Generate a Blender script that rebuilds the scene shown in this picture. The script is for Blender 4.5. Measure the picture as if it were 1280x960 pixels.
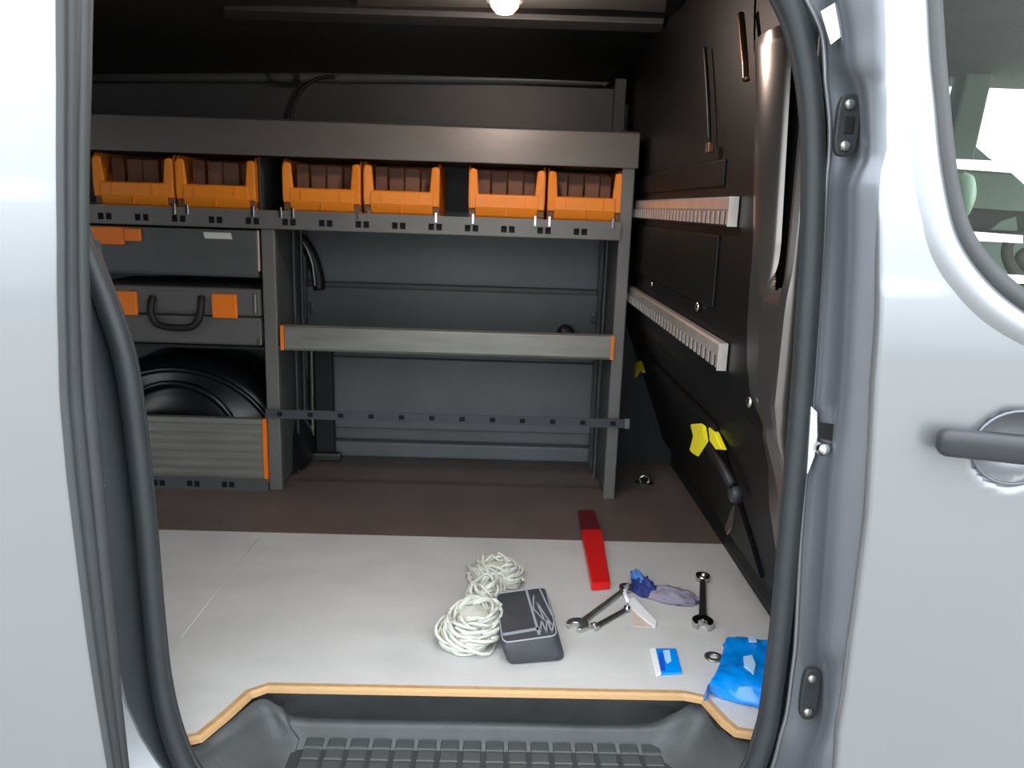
import bpy, bmesh, math, random
from mathutils import Vector, Matrix, noise
random.seed(7)
for o in list(bpy.data.objects): bpy.data.objects.remove(o)
SC = bpy.context.scene
COL = SC.collection

# ------------------------------------------------------------ camera
cam_d = bpy.data.cameras.new('camera'); cam = bpy.data.objects.new('camera', cam_d); COL.objects.link(cam)
rows = [[0.999369, -0.013267, 0.032947], [-0.029312, 0.215793, 0.975999], [-0.020058, -0.976349, 0.215268]]          # camera right, up and back axes in the world
m = Matrix.Identity(4)
for i, r in enumerate(rows):
    for j in range(3): m[j][i] = r[j]
m[0][3], m[1][3], m[2][3] = 0, 0, .9
cam.matrix_world = m
cam_d.sensor_width = 36; cam_d.lens = 1005.57 * 36 / 1280
cam_d.clip_start = .02
cam_d.dof.use_dof = True; cam_d.dof.focus_distance = 1.3; cam_d.dof.aperture_fstop = 8
SC.camera = cam

# ------------------------------------------------------------ overcast sky
W = bpy.data.worlds.new('overcast_sky'); SC.world = W; W.use_nodes = True
nt = W.node_tree; nt.nodes.clear()
out = nt.nodes.new('ShaderNodeOutputWorld'); bg = nt.nodes.new('ShaderNodeBackground')
tc = nt.nodes.new('ShaderNodeTexCoord'); sx = nt.nodes.new('ShaderNodeSeparateXYZ')
rp = nt.nodes.new('ShaderNodeValToRGB')
rp.color_ramp.elements[0].position = 0.0; rp.color_ramp.elements[0].color = (.34, .35, .36, 1)
rp.color_ramp.elements[1].position = 1.0; rp.color_ramp.elements[1].color = (.94, .97, 1.0, 1)
e = rp.color_ramp.elements.new(.07); e.color = (.42, .44, .46, 1)
e = rp.color_ramp.elements.new(.16); e.color = (.82, .88, .92, 1)
nt.links.new(tc.outputs['Generated'], sx.inputs[0]); nt.links.new(sx.outputs['Z'], rp.inputs[0])
nt.links.new(rp.outputs[0], bg.inputs[0]); bg.inputs[1].default_value = 2.3
nt.links.new(bg.outputs[0], out.inputs[0])

# ------------------------------------------------------------ exposure
SC.view_settings.view_transform = 'Standard'; SC.view_settings.look = 'None'
SC.view_settings.gamma = 1; SC.view_settings.use_curve_mapping = False
SC.view_settings.exposure = 1.15

# ------------------------------------------------------------ materials
def lin(c):
    return tuple(((v / 255) / 12.92 if v / 255 <= .04045 else ((v / 255 + .055) / 1.055) ** 2.4) for v in c) + (1,)
def mat(name, rgb, rough=.5, metal=0, var=.12, scale=8, bump=0, bscale=60, coat=0, emit=None, es=0, stretch=None, spec=.5):
    M = bpy.data.materials.new(name); M.use_nodes = True
    t = M.node_tree; b = t.nodes['Principled BSDF']
    c = lin(rgb)
    tcn = t.nodes.new('ShaderNodeTexCoord'); src = tcn.outputs['Object']
    if stretch:
        mp = t.nodes.new('ShaderNodeMapping'); mp.inputs['Scale'].default_value = stretch
        t.links.new(src, mp.inputs[0]); src = mp.outputs[0]
    n = t.nodes.new('ShaderNodeTexNoise'); n.inputs['Scale'].default_value = scale; n.inputs['Detail'].default_value = 4
    t.links.new(src, n.inputs['Vector'])
    r = t.nodes.new('ShaderNodeValToRGB')
    r.color_ramp.elements[0].position = .3; r.color_ramp.elements[1].position = .7
    r.color_ramp.elements[0].color = tuple(v * (1 - var) for v in c[:3]) + (1,)
    r.color_ramp.elements[1].color = tuple(min(1, v * (1 + var)) for v in c[:3]) + (1,)
    t.links.new(n.outputs[0], r.inputs[0]); t.links.new(r.outputs[0], b.inputs['Base Color'])
    b.inputs['Roughness'].default_value = rough; b.inputs['Metallic'].default_value = metal
    b.inputs['Specular IOR Level'].default_value = spec
    b.inputs['Coat Weight'].default_value = coat; b.inputs['Coat Roughness'].default_value = .08
    if emit: b.inputs['Emission Color'].default_value = emit; b.inputs['Emission Strength'].default_value = es
    if bump:
        n2 = t.nodes.new('ShaderNodeTexNoise'); n2.inputs['Scale'].default_value = bscale; n2.inputs['Detail'].default_value = 3
        t.links.new(src, n2.inputs['Vector'])
        bp = t.nodes.new('ShaderNodeBump'); bp.inputs['Strength'].default_value = bump; bp.inputs['Distance'].default_value = .004
        t.links.new(n2.outputs[0], bp.inputs['Height']); t.links.new(bp.outputs[0], b.inputs['Normal'])
    return M
PAINT = mat('silver_body_paint', (140, 143, 147), .34, .55, .02, 3, coat=.5)
SHADEPAINT = mat('shaded_silver_paint', (108, 112, 119), .34, .5, .04, 6, coat=.4)  # body silver darkened to put the jamb's shade into the colour
BARM = mat('dark_slate_bar', (62, 67, 74), .5, .1, .08, 10)
RUBBER = mat('grey_rubber', (46, 50, 53), .5, 0, .08, 20)
GASKET = mat('weathered_gasket', (55, 58, 60), .55, 0, .06, 20)
DARKPAINT = mat('dark_blue_grey_paint', (42, 48, 53), .5, .1, .1, 6)
BLACKPL = mat('black_textured_plastic', (46, 48, 50), .5, 0, .15, 30, .15, 300)
STEPPL = mat('grey_black_step_plastic', (68, 71, 72), .55, 0, .14, 14, .2, 200)
GROOVE = mat('tread_gap_plastic', (50, 53, 55), .6, 0, .1, 14)
BULK = mat('black_bulkhead_steel', (10, 10, 11), .5, 0, .15, 6, spec=.25)
SHEET = mat('bare_pressed_steel', (116, 112, 109), .28, .85, .1, 5)
RACK = mat('grey_powder_coat', (108, 108, 106), .42, .25, .06, 10)
RACKD = mat('dark_grey_powder_coat', (82, 86, 86), .45, .2, .08, 10)
TRAY = mat('grey_aluminium_profile', (132, 132, 126), .38, .4, .12, 6, stretch=(1, 8, 8))
BEAM = mat('warm_grey_powder_coat', (104, 101, 99), .4, .25, .06, 6, stretch=(1, 6, 6))
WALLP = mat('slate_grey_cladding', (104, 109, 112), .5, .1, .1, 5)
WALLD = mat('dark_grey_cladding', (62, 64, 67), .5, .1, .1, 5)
BLACK = mat('black_paint', (18, 18, 20), .55, 0, .15, 8)
ARCH = mat('glossy_black_wheel_arch_plastic', (16, 16, 19), .28, 0, .1, 8)
HOLE = mat('dark_punched_hole', (10, 10, 11), .8)
ORANGE = mat('orange_bin_plastic', (238, 138, 26), .42, 0, .07, 14)
ORANGE2 = mat('orange_latch_plastic', (236, 122, 20), .42, 0, .05, 14)
BININ = mat('brown_card_divider', (120, 84, 66), .7, 0, .15, 10)
CHROME = mat('chrome_plated_steel', (205, 206, 204), .16, 1, .03, 10)
TOOL = mat('worn_tool_steel', (150, 150, 144), .3, .9, .15, 30)
TOOLD = mat('dark_tool_steel', (84, 84, 82), .4, .8, .2, 30)
GALV = mat('galvanised_rail_steel', (222, 214, 208), .34, .75, .1, 20)
GREYFLOOR = mat('grey_anti_slip_board', (195, 195, 194), .62, 0, .07, 5, .25, 260, stretch=(1, 1.6, 1))
BROWNFLOOR = mat('dark_brown_anti_slip_board', (98, 86, 82), .5, 0, .14, 5, .2, 260)
PLY = mat('plywood_edge', (184, 148, 102), .6, 0, .12, 18, stretch=(3, 3, 60))
CASE = mat('dark_grey_case_plastic', (92, 90, 90), .5, 0, .06, 10, .1, 200)
WHITE = mat('white_plastic', (235, 237, 238), .4, 0, .03, 10)
LABEL = mat('white_label_paper', (200, 202, 200), .6, 0, .05, 10)
YELLOW = mat('yellow_grip_plastic', (250, 238, 40), .4, 0, .04, 10)
ROPE = mat('white_braided_rope', (212, 214, 204), .8, 0, .1, 60, .5, 500)
RED = mat('red_plastic', (205, 18, 16), .34, 0, .06, 10)
REDD = mat('dark_red_plastic', (92, 14, 24), .4, 0, .1, 10)
FABRIC = mat('black_pouch_fabric', (62, 65, 70), .6, 0, .12, 20, .3, 400)
PIPING = mat('grey_piping', (158, 162, 170), .5, 0, .05, 20)
BLUE = mat('bright_blue_plastic_film', (0, 140, 238), .25, 0, .12, 9, .3, 40, coat=.4)
BLUEW = mat('pale_film_and_highlight', (170, 210, 245), .3, 0, .1, 12)
NAVY = mat('navy_blue_cloth', (28, 44, 110), .7, 0, .3, 30)
MIDBLUE = mat('mid_blue_cloth', (64, 118, 186), .7, 0, .25, 30)
VIOLET = mat('grey_violet_cloth', (134, 130, 146), .8, 0, .15, 20)
PINK = mat('pale_pink_wrapper', (206, 188, 176), .5, 0, .08, 20)
CEIL = mat('black_roof_liner', (26, 24, 25), .6, .0, .15, 4)
CEILG = mat('grey_roof_panel', (66, 66, 64), .5, .2, .15, 8)
RIB = mat('dark_grey_roof_rib', (64, 64, 65), .45, .3, .1, 8)
REFLBROWN = mat('lamp_reflection_and_plug_brown', (120, 84, 60), .25, .8, .1, 5)  # brown of the painted lamp reflection, also used for the plug
CABG = mat('grey_green_cab_trim', (150, 164, 150), .7, 0, .08, 6)
CABD = mat('dark_green_grey_headliner', (78, 84, 72), .85, 0, .15, 6)
CABB = mat('dark_brown_cab_trim', (58, 52, 46), .7, 0, .15, 6)
SEAT = mat('grey_seat_fabric', (134, 146, 138), .85, 0, .1, 12)
GROUND = mat('grey_concrete_ground', (128, 127, 122), .85, 0, .12, 2)
HANDLE = mat('dark_grey_handle_plastic', (42, 45, 49), .4, 0, .06, 12)
def glass():
    M = bpy.data.materials.new('green_tinted_glass'); M.use_nodes = True; t = M.node_tree; t.nodes.clear()
    o = t.nodes.new('ShaderNodeOutputMaterial'); mx = t.nodes.new('ShaderNodeMixShader')
    tr = t.nodes.new('ShaderNodeBsdfTransparent'); tr.inputs[0].default_value = (.83, .93, .86, 1)
    gl = t.nodes.new('ShaderNodeBsdfGlossy'); gl.inputs['Roughness'].default_value = .03
    lw = t.nodes.new('ShaderNodeFresnel'); lw.inputs[0].default_value = 1.25
    t.links.new(lw.outputs[0], mx.inputs[0]); t.links.new(tr.outputs[0], mx.inputs[1]); t.links.new(gl.outputs[0], mx.inputs[2])
    t.links.new(mx.outputs[0], o.inputs[0]); return M
GLASS = glass()
LAMPM = mat('warm_lamp_lens', (255, 230, 190), .3, 0, 0, 5, emit=(1, .50, .17, 1), es=3.2)

# ------------------------------------------------------------ helpers
def link(name, bm, m, parent=None, smooth=False, bevel=0):
    me = bpy.data.meshes.new(name); bmesh.ops.recalc_face_normals(bm, faces=bm.faces); bm.to_mesh(me); bm.free()
    if smooth:
        for p in me.polygons: p.use_smooth = True
    me.materials.append(m)
    o = bpy.data.objects.new(name, me); COL.objects.link(o)
    if parent: o.parent = parent
    if bevel:
        b = o.modifiers.new('bevel', 'BEVEL'); b.width = bevel; b.segments = 2; b.limit_method = 'ANGLE'
    return o
def tag(o, label=None, cat=None, group=None, kind=None):
    if label: o['label'] = label
    if cat: o['category'] = cat
    if group: o['group'] = group
    if kind: o['kind'] = kind
    return o
def thing(name, label, cat, loc=(0, 0, 0), group=None):
    o = bpy.data.objects.new(name, None); COL.objects.link(o); o.location = loc; o.empty_display_size = .05
    return tag(o, label, cat, group)
def rel(o, parent):
    """parent o (built in world coordinates) under an Empty that has a location"""
    o.parent = parent; o.matrix_parent_inverse = Matrix.Translation(-Vector(parent.location)); return o
def box(bm, a, b, mtx=None):
    vs = [bm.verts.new((x, y, z)) for x in (a[0], b[0]) for y in (a[1], b[1]) for z in (a[2], b[2])]
    for f in ((0, 1, 3, 2), (4, 6, 7, 5), (0, 4, 5, 1), (2, 3, 7, 6), (0, 2, 6, 4), (1, 5, 7, 3)):
        bm.faces.new([vs[i] for i in f])
    if mtx is not None:
        for v in vs: v.co = mtx @ v.co
    return vs
def BX(name, a, b, m, parent=None, bevel=0):
    bm = bmesh.new(); box(bm, a, b); return link(name, bm, m, parent, False, bevel)
def grid(bm, rows, closed=False):
    V = [[bm.verts.new(p) for p in r] for r in rows]
    for i in range(len(V) - 1):
        n = len(V[i]); 
        for j in range(n if closed else n - 1):
            k = (j + 1) % n
            try: bm.faces.new((V[i][j], V[i][k], V[i + 1][k], V[i + 1][j]))
            except ValueError: pass
    return V
def LOFT(name, rows, m, parent=None, smooth=True, solid=0, closed=False):
    bm = bmesh.new(); grid(bm, rows, closed); o = link(name, bm, m, parent, smooth)
    if solid:
        s = o.modifiers.new('solid', 'SOLIDIFY'); s.thickness = solid; s.offset = 0
    return o
def tube(bm, pts, r, seg=8, cap=True, closed=False):
    pts = [Vector(p) for p in pts]; n = len(pts); rings = []
    up = Vector((0, 0, 1)); prev = None
    for i in range(n):
        if closed: t = pts[(i + 1) % n] - pts[i - 1]
        else: t = pts[min(i + 1, n - 1)] - pts[max(i - 1, 0)]
        if t.length < 1e-9: t = Vector((1, 0, 0))
        t.normalize()
        if prev is None:
            a = t.cross(up)
            if a.length < .1: a = t.cross(Vector((1, 0, 0)))
        else: a = prev - t * prev.dot(t)
        a.normalize(); prev = a; b = t.cross(a)
        rr = r[i] if isinstance(r, (list, tuple)) else r
        rings.append([bm.verts.new(pts[i] + (a * math.cos(k * 2 * math.pi / seg) + b * math.sin(k * 2 * math.pi / seg)) * rr) for k in range(seg)])
    for i in range(n if closed else n - 1):
        A, B = rings[i], rings[(i + 1) % n]
        for k in range(seg): bm.faces.new((A[k], A[(k + 1) % seg], B[(k + 1) % seg], B[k]))
    if cap and not closed: bm.faces.new(rings[0][::-1]); bm.faces.new(rings[-1])
def TUBE(name, pts, r, m, parent=None, seg=10, closed=False):
    bm = bmesh.new(); tube(bm, pts, r, seg, True, closed); return link(name, bm, m, parent, True)
def prism(bm, poly, d):
    """extrude a 3-D polygon by the vector d"""
    d = Vector(d); a = [bm.verts.new(p) for p in poly]; b = [bm.verts.new(Vector(p) + d) for p in poly]
    bm.faces.new(a); bm.faces.new(b[::-1]); n = len(a)
    for i in range(n): bm.faces.new((a[i], a[(i + 1) % n], b[(i + 1) % n], b[i]))
def PRISM(name, poly, d, m, parent=None, bevel=0):
    bm = bmesh.new(); prism(bm, poly, d); return link(name, bm, m, parent, False, bevel)
def lathe(bm, prof, seg=20, mtx=None):
    rings = []
    for r, z in prof: rings.append([Vector((r * math.cos(k * 2 * math.pi / seg), r * math.sin(k * 2 * math.pi / seg), z)) for k in range(seg)])
    if mtx is not None: rings = [[mtx @ v for v in q] for q in rings]
    V = grid(bm, rings, True)
    for q in (V[0], V[-1]):
        try: bm.faces.new(q)
        except ValueError: pass
def LATHE(name, prof, m, loc, axis='z', parent=None, seg=20):
    R = {'z': Matrix.Identity(4), 'y': Matrix.Rotation(math.pi / 2, 4, 'X'), 'x': Matrix.Rotation(-math.pi / 2, 4, 'Y')}[axis]
    bm = bmesh.new(); lathe(bm, prof, seg, Matrix.Translation(loc) @ R); return link(name, bm, m, parent, True)
def interp(tab, v):
    tab = sorted(tab)
    if v <= tab[0][0]: return tab[0][1]
    for (a, p), (b, q) in zip(tab, tab[1:]):
        if v <= b: return p + (q - p) * (v - a) / (b - a)
    return tab[-1][1]
def catmull(P, n=6, closed=False):
    P = [Vector(p) for p in P]; out = []; N = len(P)
    for i in range(N if closed else N - 1):
        g = (lambda k: P[k % N]) if closed else (lambda k: P[max(0, min(N - 1, k))])
        a, b, c, d = g(i - 1), g(i), g(i + 1), g(i + 2)
        for s in range(n):
            t = s / n
            out.append(.5 * ((2 * b) + (c - a) * t + (2 * a - 5 * b + 4 * c - d) * t * t + (3 * b - a - 3 * c + d) * t ** 3))
    if not closed: out.append(P[-1])
    return out
def copytree(o, parent=None):
    c = o.copy(); COL.objects.link(c)
    if parent: c.parent = parent
    for ch in list(o.children): copytree(ch, c)
    return c
def structure(o): o['kind'] = 'structure'; return o

# ------------------------------------------------------------ ground and shell
bm = bmesh.new(); box(bm, (-14, -14, -.72), (14, 14, -.62)); structure(link('ground', bm, GROUND))
XR = .64
# load floor: front board with a cut-out over the step, darker boards behind
EDGE = [(-0.538, 1.192, 0.0), (-0.521, 1.207, 0.0), (-0.488, 1.221, 0.0)] + [(-0.462, 1.286, 0.0), (-0.442, 1.348, 0.0), (-0.414, 1.369, 0.0)] + [(-0.013, 1.371, 0.0), (0.378, 1.373, 0.0)] + [(0.413, 1.361, 0.0), (0.433, 1.293, 0.0), (0.447, 1.266, -0.0), (0.481, 1.258, 0.0)]
floor = structure(bpy.data.objects.new('floor', None)); COL.objects.link(floor)
SEAM = 2.088
poly = [(-2.1, 1.2, 0), (-.56, 1.2, 0)] + EDGE + [(.56, 1.262, 0), (.66, 1.262, 0), (.66, SEAM, 0), (-2.1, SEAM, 0)]
fb = bmesh.new(); prism(fb, [(x, y, 0) for x, y, z in poly], (0, 0, -.0105)); link('front_board', fb, GREYFLOOR, floor)
# bare ply edge strip along the cut-out, a chamfer below and just in front of the board
st = []
E2 = [Vector((x, y, 0)) for x, y, z in EDGE]
def offs(P, d):
    o = []
    for i in range(len(P)):
        t = (P[min(i + 1, len(P) - 1)] - P[max(0, i - 1)]).normalized(); o.append(P[i] + Vector((t.y, -t.x, 0)) * d)
    return o
O1 = offs(E2, .004); O2 = offs(E2, .006); O0 = offs(E2, -.02)
o = LOFT('plywood_edge', [[p + Vector((0, 0, -.0005)) for p in O0], [p + Vector((0, 0, .0006)) for p in E2], [p + Vector((0, 0, -.004)) for p in O1], [p + Vector((0, 0, -.0115)) for p in O2], [p + Vector((0, 0, -.0115)) for p in O0]], PLY, floor, False)
o['label'] = 'bare light brown plywood edge of the load floor'
b1 = BX('rear_board', (-2.1, SEAM + .0015, -.012), (.66, 2.84, 0.0), BROWNFLOOR, floor)
b1['label'] = 'dark brown floor area under the racking'
TUBE('scratch', [(-.631, 2.06, -.0002), (-.636, 1.8, -.0002), (-.641, 1.53, -.0002)], .0008, LABEL, floor, 6)
# far side wall
wb = structure(bpy.data.objects.new('wall_back', None)); COL.objects.link(wb)
BX('wall_panel', (-2.2, 2.84, -.3), (.7, 2.88, 1.5), WALLP, wb)
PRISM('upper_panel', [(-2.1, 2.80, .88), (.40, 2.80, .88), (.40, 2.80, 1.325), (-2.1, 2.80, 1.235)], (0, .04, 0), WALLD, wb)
BX('lower_panel', (-.6, 2.815, .10), (.38, 2.84, .36), WALLP, wb, .004)
BX('dark_corner_panel', (.395, 2.79, 0), (.66, 2.83, .88), BLACK, wb)
BX('base_ledge', (-.6, 2.79, 0), (.40, 2.84, .055), WALLP, wb, .006)
BX('mid_rail', (-.66, 2.80, .60), (.40, 2.84, .625), RACKD, wb, .004)
r_ = TUBE('roof_rail', [(-2.1, 2.79, 1.236), (-.62, 2.79, 1.290), (.325, 2.79, 1.315), (.335, 2.79, 1.30)], .017, RACKD, wb, 12)
BX('panel_corner', (.36, 2.76, .86), (.395, 2.80, 1.33), WALLD, wb)
# ceiling
ce = structure(bpy.data.objects.new('ceiling', None)); COL.objects.link(ce)
rows = []
for y, z in ((1.16, 1.33), (1.3, 1.375), (1.7, 1.39), (2.3, 1.395), (2.55, 1.385), (2.72, 1.35), (2.84, 1.27), (2.86, 1.2)):
    rows.append([(x, y, z + (.0 if x > -1 else -.04)) for x in (-2.2, -1.6, -.6, .45)])
LOFT('roof_skin', rows, CEIL, ce, True, .012)
BX('outer_roof', (-2.25, 1.1, 1.44), (2.6, 2.9, 1.47), PAINT, ce)
PRISM('roof_rib', [(-0.735, 2.261, 1.375), (0.408, 2.233, 1.375), (0.429, 2.337, 1.375), (-0.774, 2.378, 1.375)], (0, 0, .02), RIB, ce, .003)
PRISM('roof_panel', [(-0.315, 1.818, 1.372), (0.336, 1.786, 1.372), (0.386, 2.099, 1.372), (0.244, 2.089, 1.372), (-0.374, 2.156, 1.372)], (0, 0, .015), CEILG, ce, .003)
PRISM('roof_panel', [(-0.594, 1.864, 1.374), (-0.325, 1.827, 1.374), (-0.392, 2.143, 1.374), (-0.657, 2.145, 1.374)], (0, 0, .015), CEIL, ce, .003)
for a, b in ((520, 8), (780, 12)):
    pass
# rear and cab closures
structure(BX('wall_left', (-2.24, 1.0, -.3), (-2.2, 2.88, 1.45), BLACK))
# ---- bulkhead
BP = [(.105, .605), (.13, .602), (.30, .535), (.45, .475), (.56, .432), (.62, .421), (1.4, .42)]
bxz = lambda z: interp(BP, z)
wr = structure(bpy.data.objects.new('wall_right', None)); COL.objects.link(wr)
zs = [.105, .12, .2, .3, .38, .45, .5, .56, .59, .62, .7, .8, .9, 1.0, 1.1, 1.2, 1.4]
yb_ = [(1.32, 1.50), (1.12, 1.42), (.86, 1.345), (.72, 1.325), (.66, 1.305), (.61, 1.27), (.58, 1.215), (.5, 1.25), (.4, 1.34), (.3, 1.40), (.2, 1.43), (.12, 1.40)]
pe = lambda z: interp(yb_, z) if z > .7 else (1.30 - 0.135 * min(1, (.7 - z) / .08))
LOFT('bulkhead_panel', [[(bxz(z), y, z) for y in (max(pe(z), 1.178), 1.6, 1.9, 2.3, 2.6, 2.86)] for z in zs], BULK, wr, False, .004)
BX('kick_plate', (.645, 1.12, -.05), (.665, 2.86, .16), BLACK, wr)
BX('sill_rail', (.612, 1.2, .055), (.64, 1.93, .10), BULK, wr, .006)
# shallow stampings on the upper panel
for (a, b) in (((1.55, .72), (2.55, .86)), ((1.55, .95), (2.55, 1.0))):
    BX('stamped_panel', (.4135, a[0], a[1]), (.4195, b[0], b[1]), BULK, wr, .005)
# panel of the load hatch in the lower half, its outline raised
def onb(y, z, off): return (bxz(z) - off, y, z)
LOFT('hatch_door', [[onb(y, z, .008) for y in (1.62, 1.8, 2.1, 2.4, 2.58)] for z in (.125, .2, .3, .4, .47)], BULK, wr, False, .008)
# bare steel sheet at the near end with two pressed channels
def dprof(t):
    if t < .50: return .002 + .014 * math.sin(math.pi * min(1, max(0, (t - .02) / .48))) ** .8 - .018 * t
    return interp([(.50, -.007), (.53, -.014), (.60, -.02), (.86, -.02), (.885, -.003), (.93, .002), (1.0, -.008)], t)
rows = []
NJ = 80
for i in range(241):
    z = .12 + (1.183 - .12) * i / 240; y1 = interp(yb_, z); row = []
    f_ = 1 / (1 + math.exp(-(z - .80) / .012)) * interp([(1.165, 1), (1.183, .3)], z)
    for j in range(NJ + 1):
        t = j / NJ; y = y1 + (1.170 - y1) * t
        flat = interp([(0, -.004), (.06, .008), (.5, .010), (.9, .004), (1, .0)], t)
        row.append(Vector((bxz(z) - (dprof(t) * f_ + flat * (1 - f_)), y, z)))
    row.append(Vector((bxz(z) + .035, 1.186, z)))
    rows.append(row)
bm = bmesh.new(); V = grid(bm, rows); dead = []
for f in bm.faces:
    c = f.calc_center_median(); y1 = interp(yb_, c.z); t = (c.y - y1) / (1.170 - y1)
    if .53 < t < .875 and c.z > .790 + .022 * ((t - .70) / .17) ** 2 and c.z < 1.19: dead.append(f)
bmesh.ops.delete(bm, geom=dead, context='FACES')
o = link('pressed_steel_sheet', bm, SHEET, wr, True); o['label'] = 'bare shiny pressed steel sheet with vertical channels'
BX('slot_backing', (.452, 1.20, .70), (.456, 1.46, 1.40), BLACK, wr)
BX('upper_corner_panel', (.421, 1.178, 1.184), (.43, 1.52, 1.40), BULK, wr)
def screw(loc, r, parent, m=CHROME, axis='x'):
    s = -1
    return LATHE('screw', [(0, .004), (r * .6, .004), (r, .0015), (r, -.002)], m, loc, axis, parent, 10)
for (x, y, z), r in (((0.412, 1.653, 0.711), .010), ((0.412, 2.166, 0.709), .008), ((0.408, 1.25, 0.606), .009), ((0.45, 1.867, 0.574), .006), ((0.43, 2.255, 0.588), .006)):
    screw((x, y, z), r, wr)
# ---- near body side round the doorway
APER = [(-0.61, 1.15, 1.045), (-0.6, 1.15, 0.889), (-0.575, 1.15, 0.802), (-0.554, 1.15, 0.734), (-0.538, 1.15, 0.665), (-0.531, 1.15, 0.582), (-0.525, 1.15, 0.432), (-0.522, 1.15, 0.247), (-0.516, 1.15, 0.122), (-0.497, 1.15, 0.02), (-0.465, 1.15, -0.046), (-0.388, 1.15, -0.09), (-0.005, 1.15, -0.097), (0.367, 1.15, -0.074), (0.43, 1.15, -0.026), (0.455, 1.15, 0.065), (0.46, 1.15, 0.145), (0.461, 1.15, 0.272), (0.458, 1.15, 0.42), (0.454, 1.15, 0.611), (0.448, 1.15, 0.754), (0.442, 1.15, 0.868), (0.432, 1.15, 0.977), (0.418, 1.15, 1.061), (0.397, 1.15, 1.131), (0.373, 1.15, 1.18), (0.337, 1.15, 1.223), (0.276, 1.15, 1.254), (-0.142, 1.15, 1.253), (-0.514, 1.15, 1.23), (-0.578, 1.15, 1.204), (-0.609, 1.15, 1.145)]
AP = catmull(APER, 5, True)
wf = structure(bpy.data.objects.new('wall_front', None)); COL.objects.link(wf)
cx, cz = -.05, .6
outer = []
for p in AP:
    d = Vector((p.x - cx, 0, p.z - cz)); k = min((1.6 if d.x < 0 else .62) / max(abs(d.x), 1e-6), 1.0 / max(abs(d.z), 1e-6)); k = max(k, 1.02)
    q = Vector((cx, 0, cz)) + d * k; outer.append((q.x, 1.19, q.z))
LOFT('inner_frame', [[(p.x, 1.175, p.z) for p in AP], outer], DARKPAINT, wf, False, .006, True)
def ycam(z): return z
seal = thing('door_seal', 'thick grey rubber seal tube running round the whole side doorway', 'seal', (0, 1.15, 0))
rel(TUBE('seal_tube', AP, .0155, RUBBER, None, 14, True), seal)
lip = [Vector((cx + (p.x - cx) * .985, 1.165, cz + (p.z - cz) * .985)) for p in AP]
rel(TUBE('seal_lip', lip, .006, BLACKPL, None, 8, True), seal)
# right jamb: rows listed top to bottom, points from seal outwards
S_ = [(0.369, 1.15, 1.219), (0.397, 1.15, 1.181), (0.422, 1.15, 1.142), (0.431, 1.15, 1.102), (0.434, 1.15, 1.082), (0.439, 1.15, 1.061), (0.446, 1.15, 1.03), (0.45, 1.15, 0.999), (0.451, 1.15, 0.977), (0.451, 1.15, 0.956), (0.452, 1.15, 0.934), (0.456, 1.15, 0.868), (0.462, 1.15, 0.754), (0.467, 1.15, 0.66), (0.469, 1.15, 0.586), (0.471, 1.15, 0.511), (0.475, 1.15, 0.408), (0.482, 1.15, 0.3), (0.486, 1.15, 0.231), (0.486, 1.15, 0.189), (0.485, 1.15, 0.117), (0.479, 1.15, 0.073), (0.474, 1.15, 0.028), (0.459, 1.15, -0.048)]
M_ = [(0.396, 1.146, 1.219), (0.411, 1.146, 1.181), (0.429, 1.146, 1.142), (0.438, 1.146, 1.102), (0.441, 1.146, 1.081), (0.445, 1.146, 1.061), (0.451, 1.146, 1.03), (0.455, 1.146, 0.999), (0.456, 1.146, 0.977), (0.458, 1.146, 0.956), (0.458, 1.146, 0.934), (0.463, 1.146, 0.869), (0.471, 1.146, 0.755), (0.476, 1.146, 0.661), (0.478, 1.146, 0.588), (0.479, 1.146, 0.513), (0.483, 1.146, 0.41), (0.489, 1.146, 0.303), (0.493, 1.146, 0.234), (0.494, 1.146, 0.191), (0.494, 1.146, 0.12), (0.489, 1.146, 0.076), (0.486, 1.146, 0.031), (0.473, 1.146, -0.045)]
H0 = [(0.412, 1.12, 1.213), (0.422, 1.12, 1.175), (0.434, 1.12, 1.137), (0.444, 1.12, 1.098), (0.457, 1.12, 1.078), (0.467, 1.12, 1.058), (0.474, 1.12, 1.028), (0.478, 1.12, 0.997), (0.477, 1.12, 0.977), (0.47, 1.12, 0.956), (0.467, 1.12, 0.934), (0.474, 1.12, 0.87), (0.484, 1.12, 0.759), (0.49, 1.12, 0.667), (0.491, 1.12, 0.596), (0.493, 1.12, 0.522), (0.499, 1.12, 0.421), (0.504, 1.12, 0.317), (0.507, 1.12, 0.249), (0.52, 1.12, 0.208), (0.528, 1.12, 0.139), (0.523, 1.12, 0.095), (0.514, 1.12, 0.052), (0.513, 1.12, -0.022)]
H1 = [(0.412, 1.098, 1.207), (0.422, 1.098, 1.17), (0.434, 1.098, 1.132), (0.442, 1.098, 1.094), (0.455, 1.098, 1.075), (0.464, 1.098, 1.056), (0.471, 1.098, 1.026), (0.476, 1.098, 0.996), (0.475, 1.098, 0.975), (0.467, 1.098, 0.955), (0.464, 1.098, 0.934), (0.471, 1.098, 0.871), (0.48, 1.098, 0.762), (0.487, 1.098, 0.672), (0.489, 1.098, 0.602), (0.49, 1.098, 0.53), (0.496, 1.098, 0.431), (0.501, 1.098, 0.328), (0.504, 1.098, 0.262), (0.519, 1.098, 0.222), (0.524, 1.098, 0.154), (0.52, 1.098, 0.111), (0.51, 1.098, 0.069), (0.509, 1.098, -0.004)]
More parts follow.
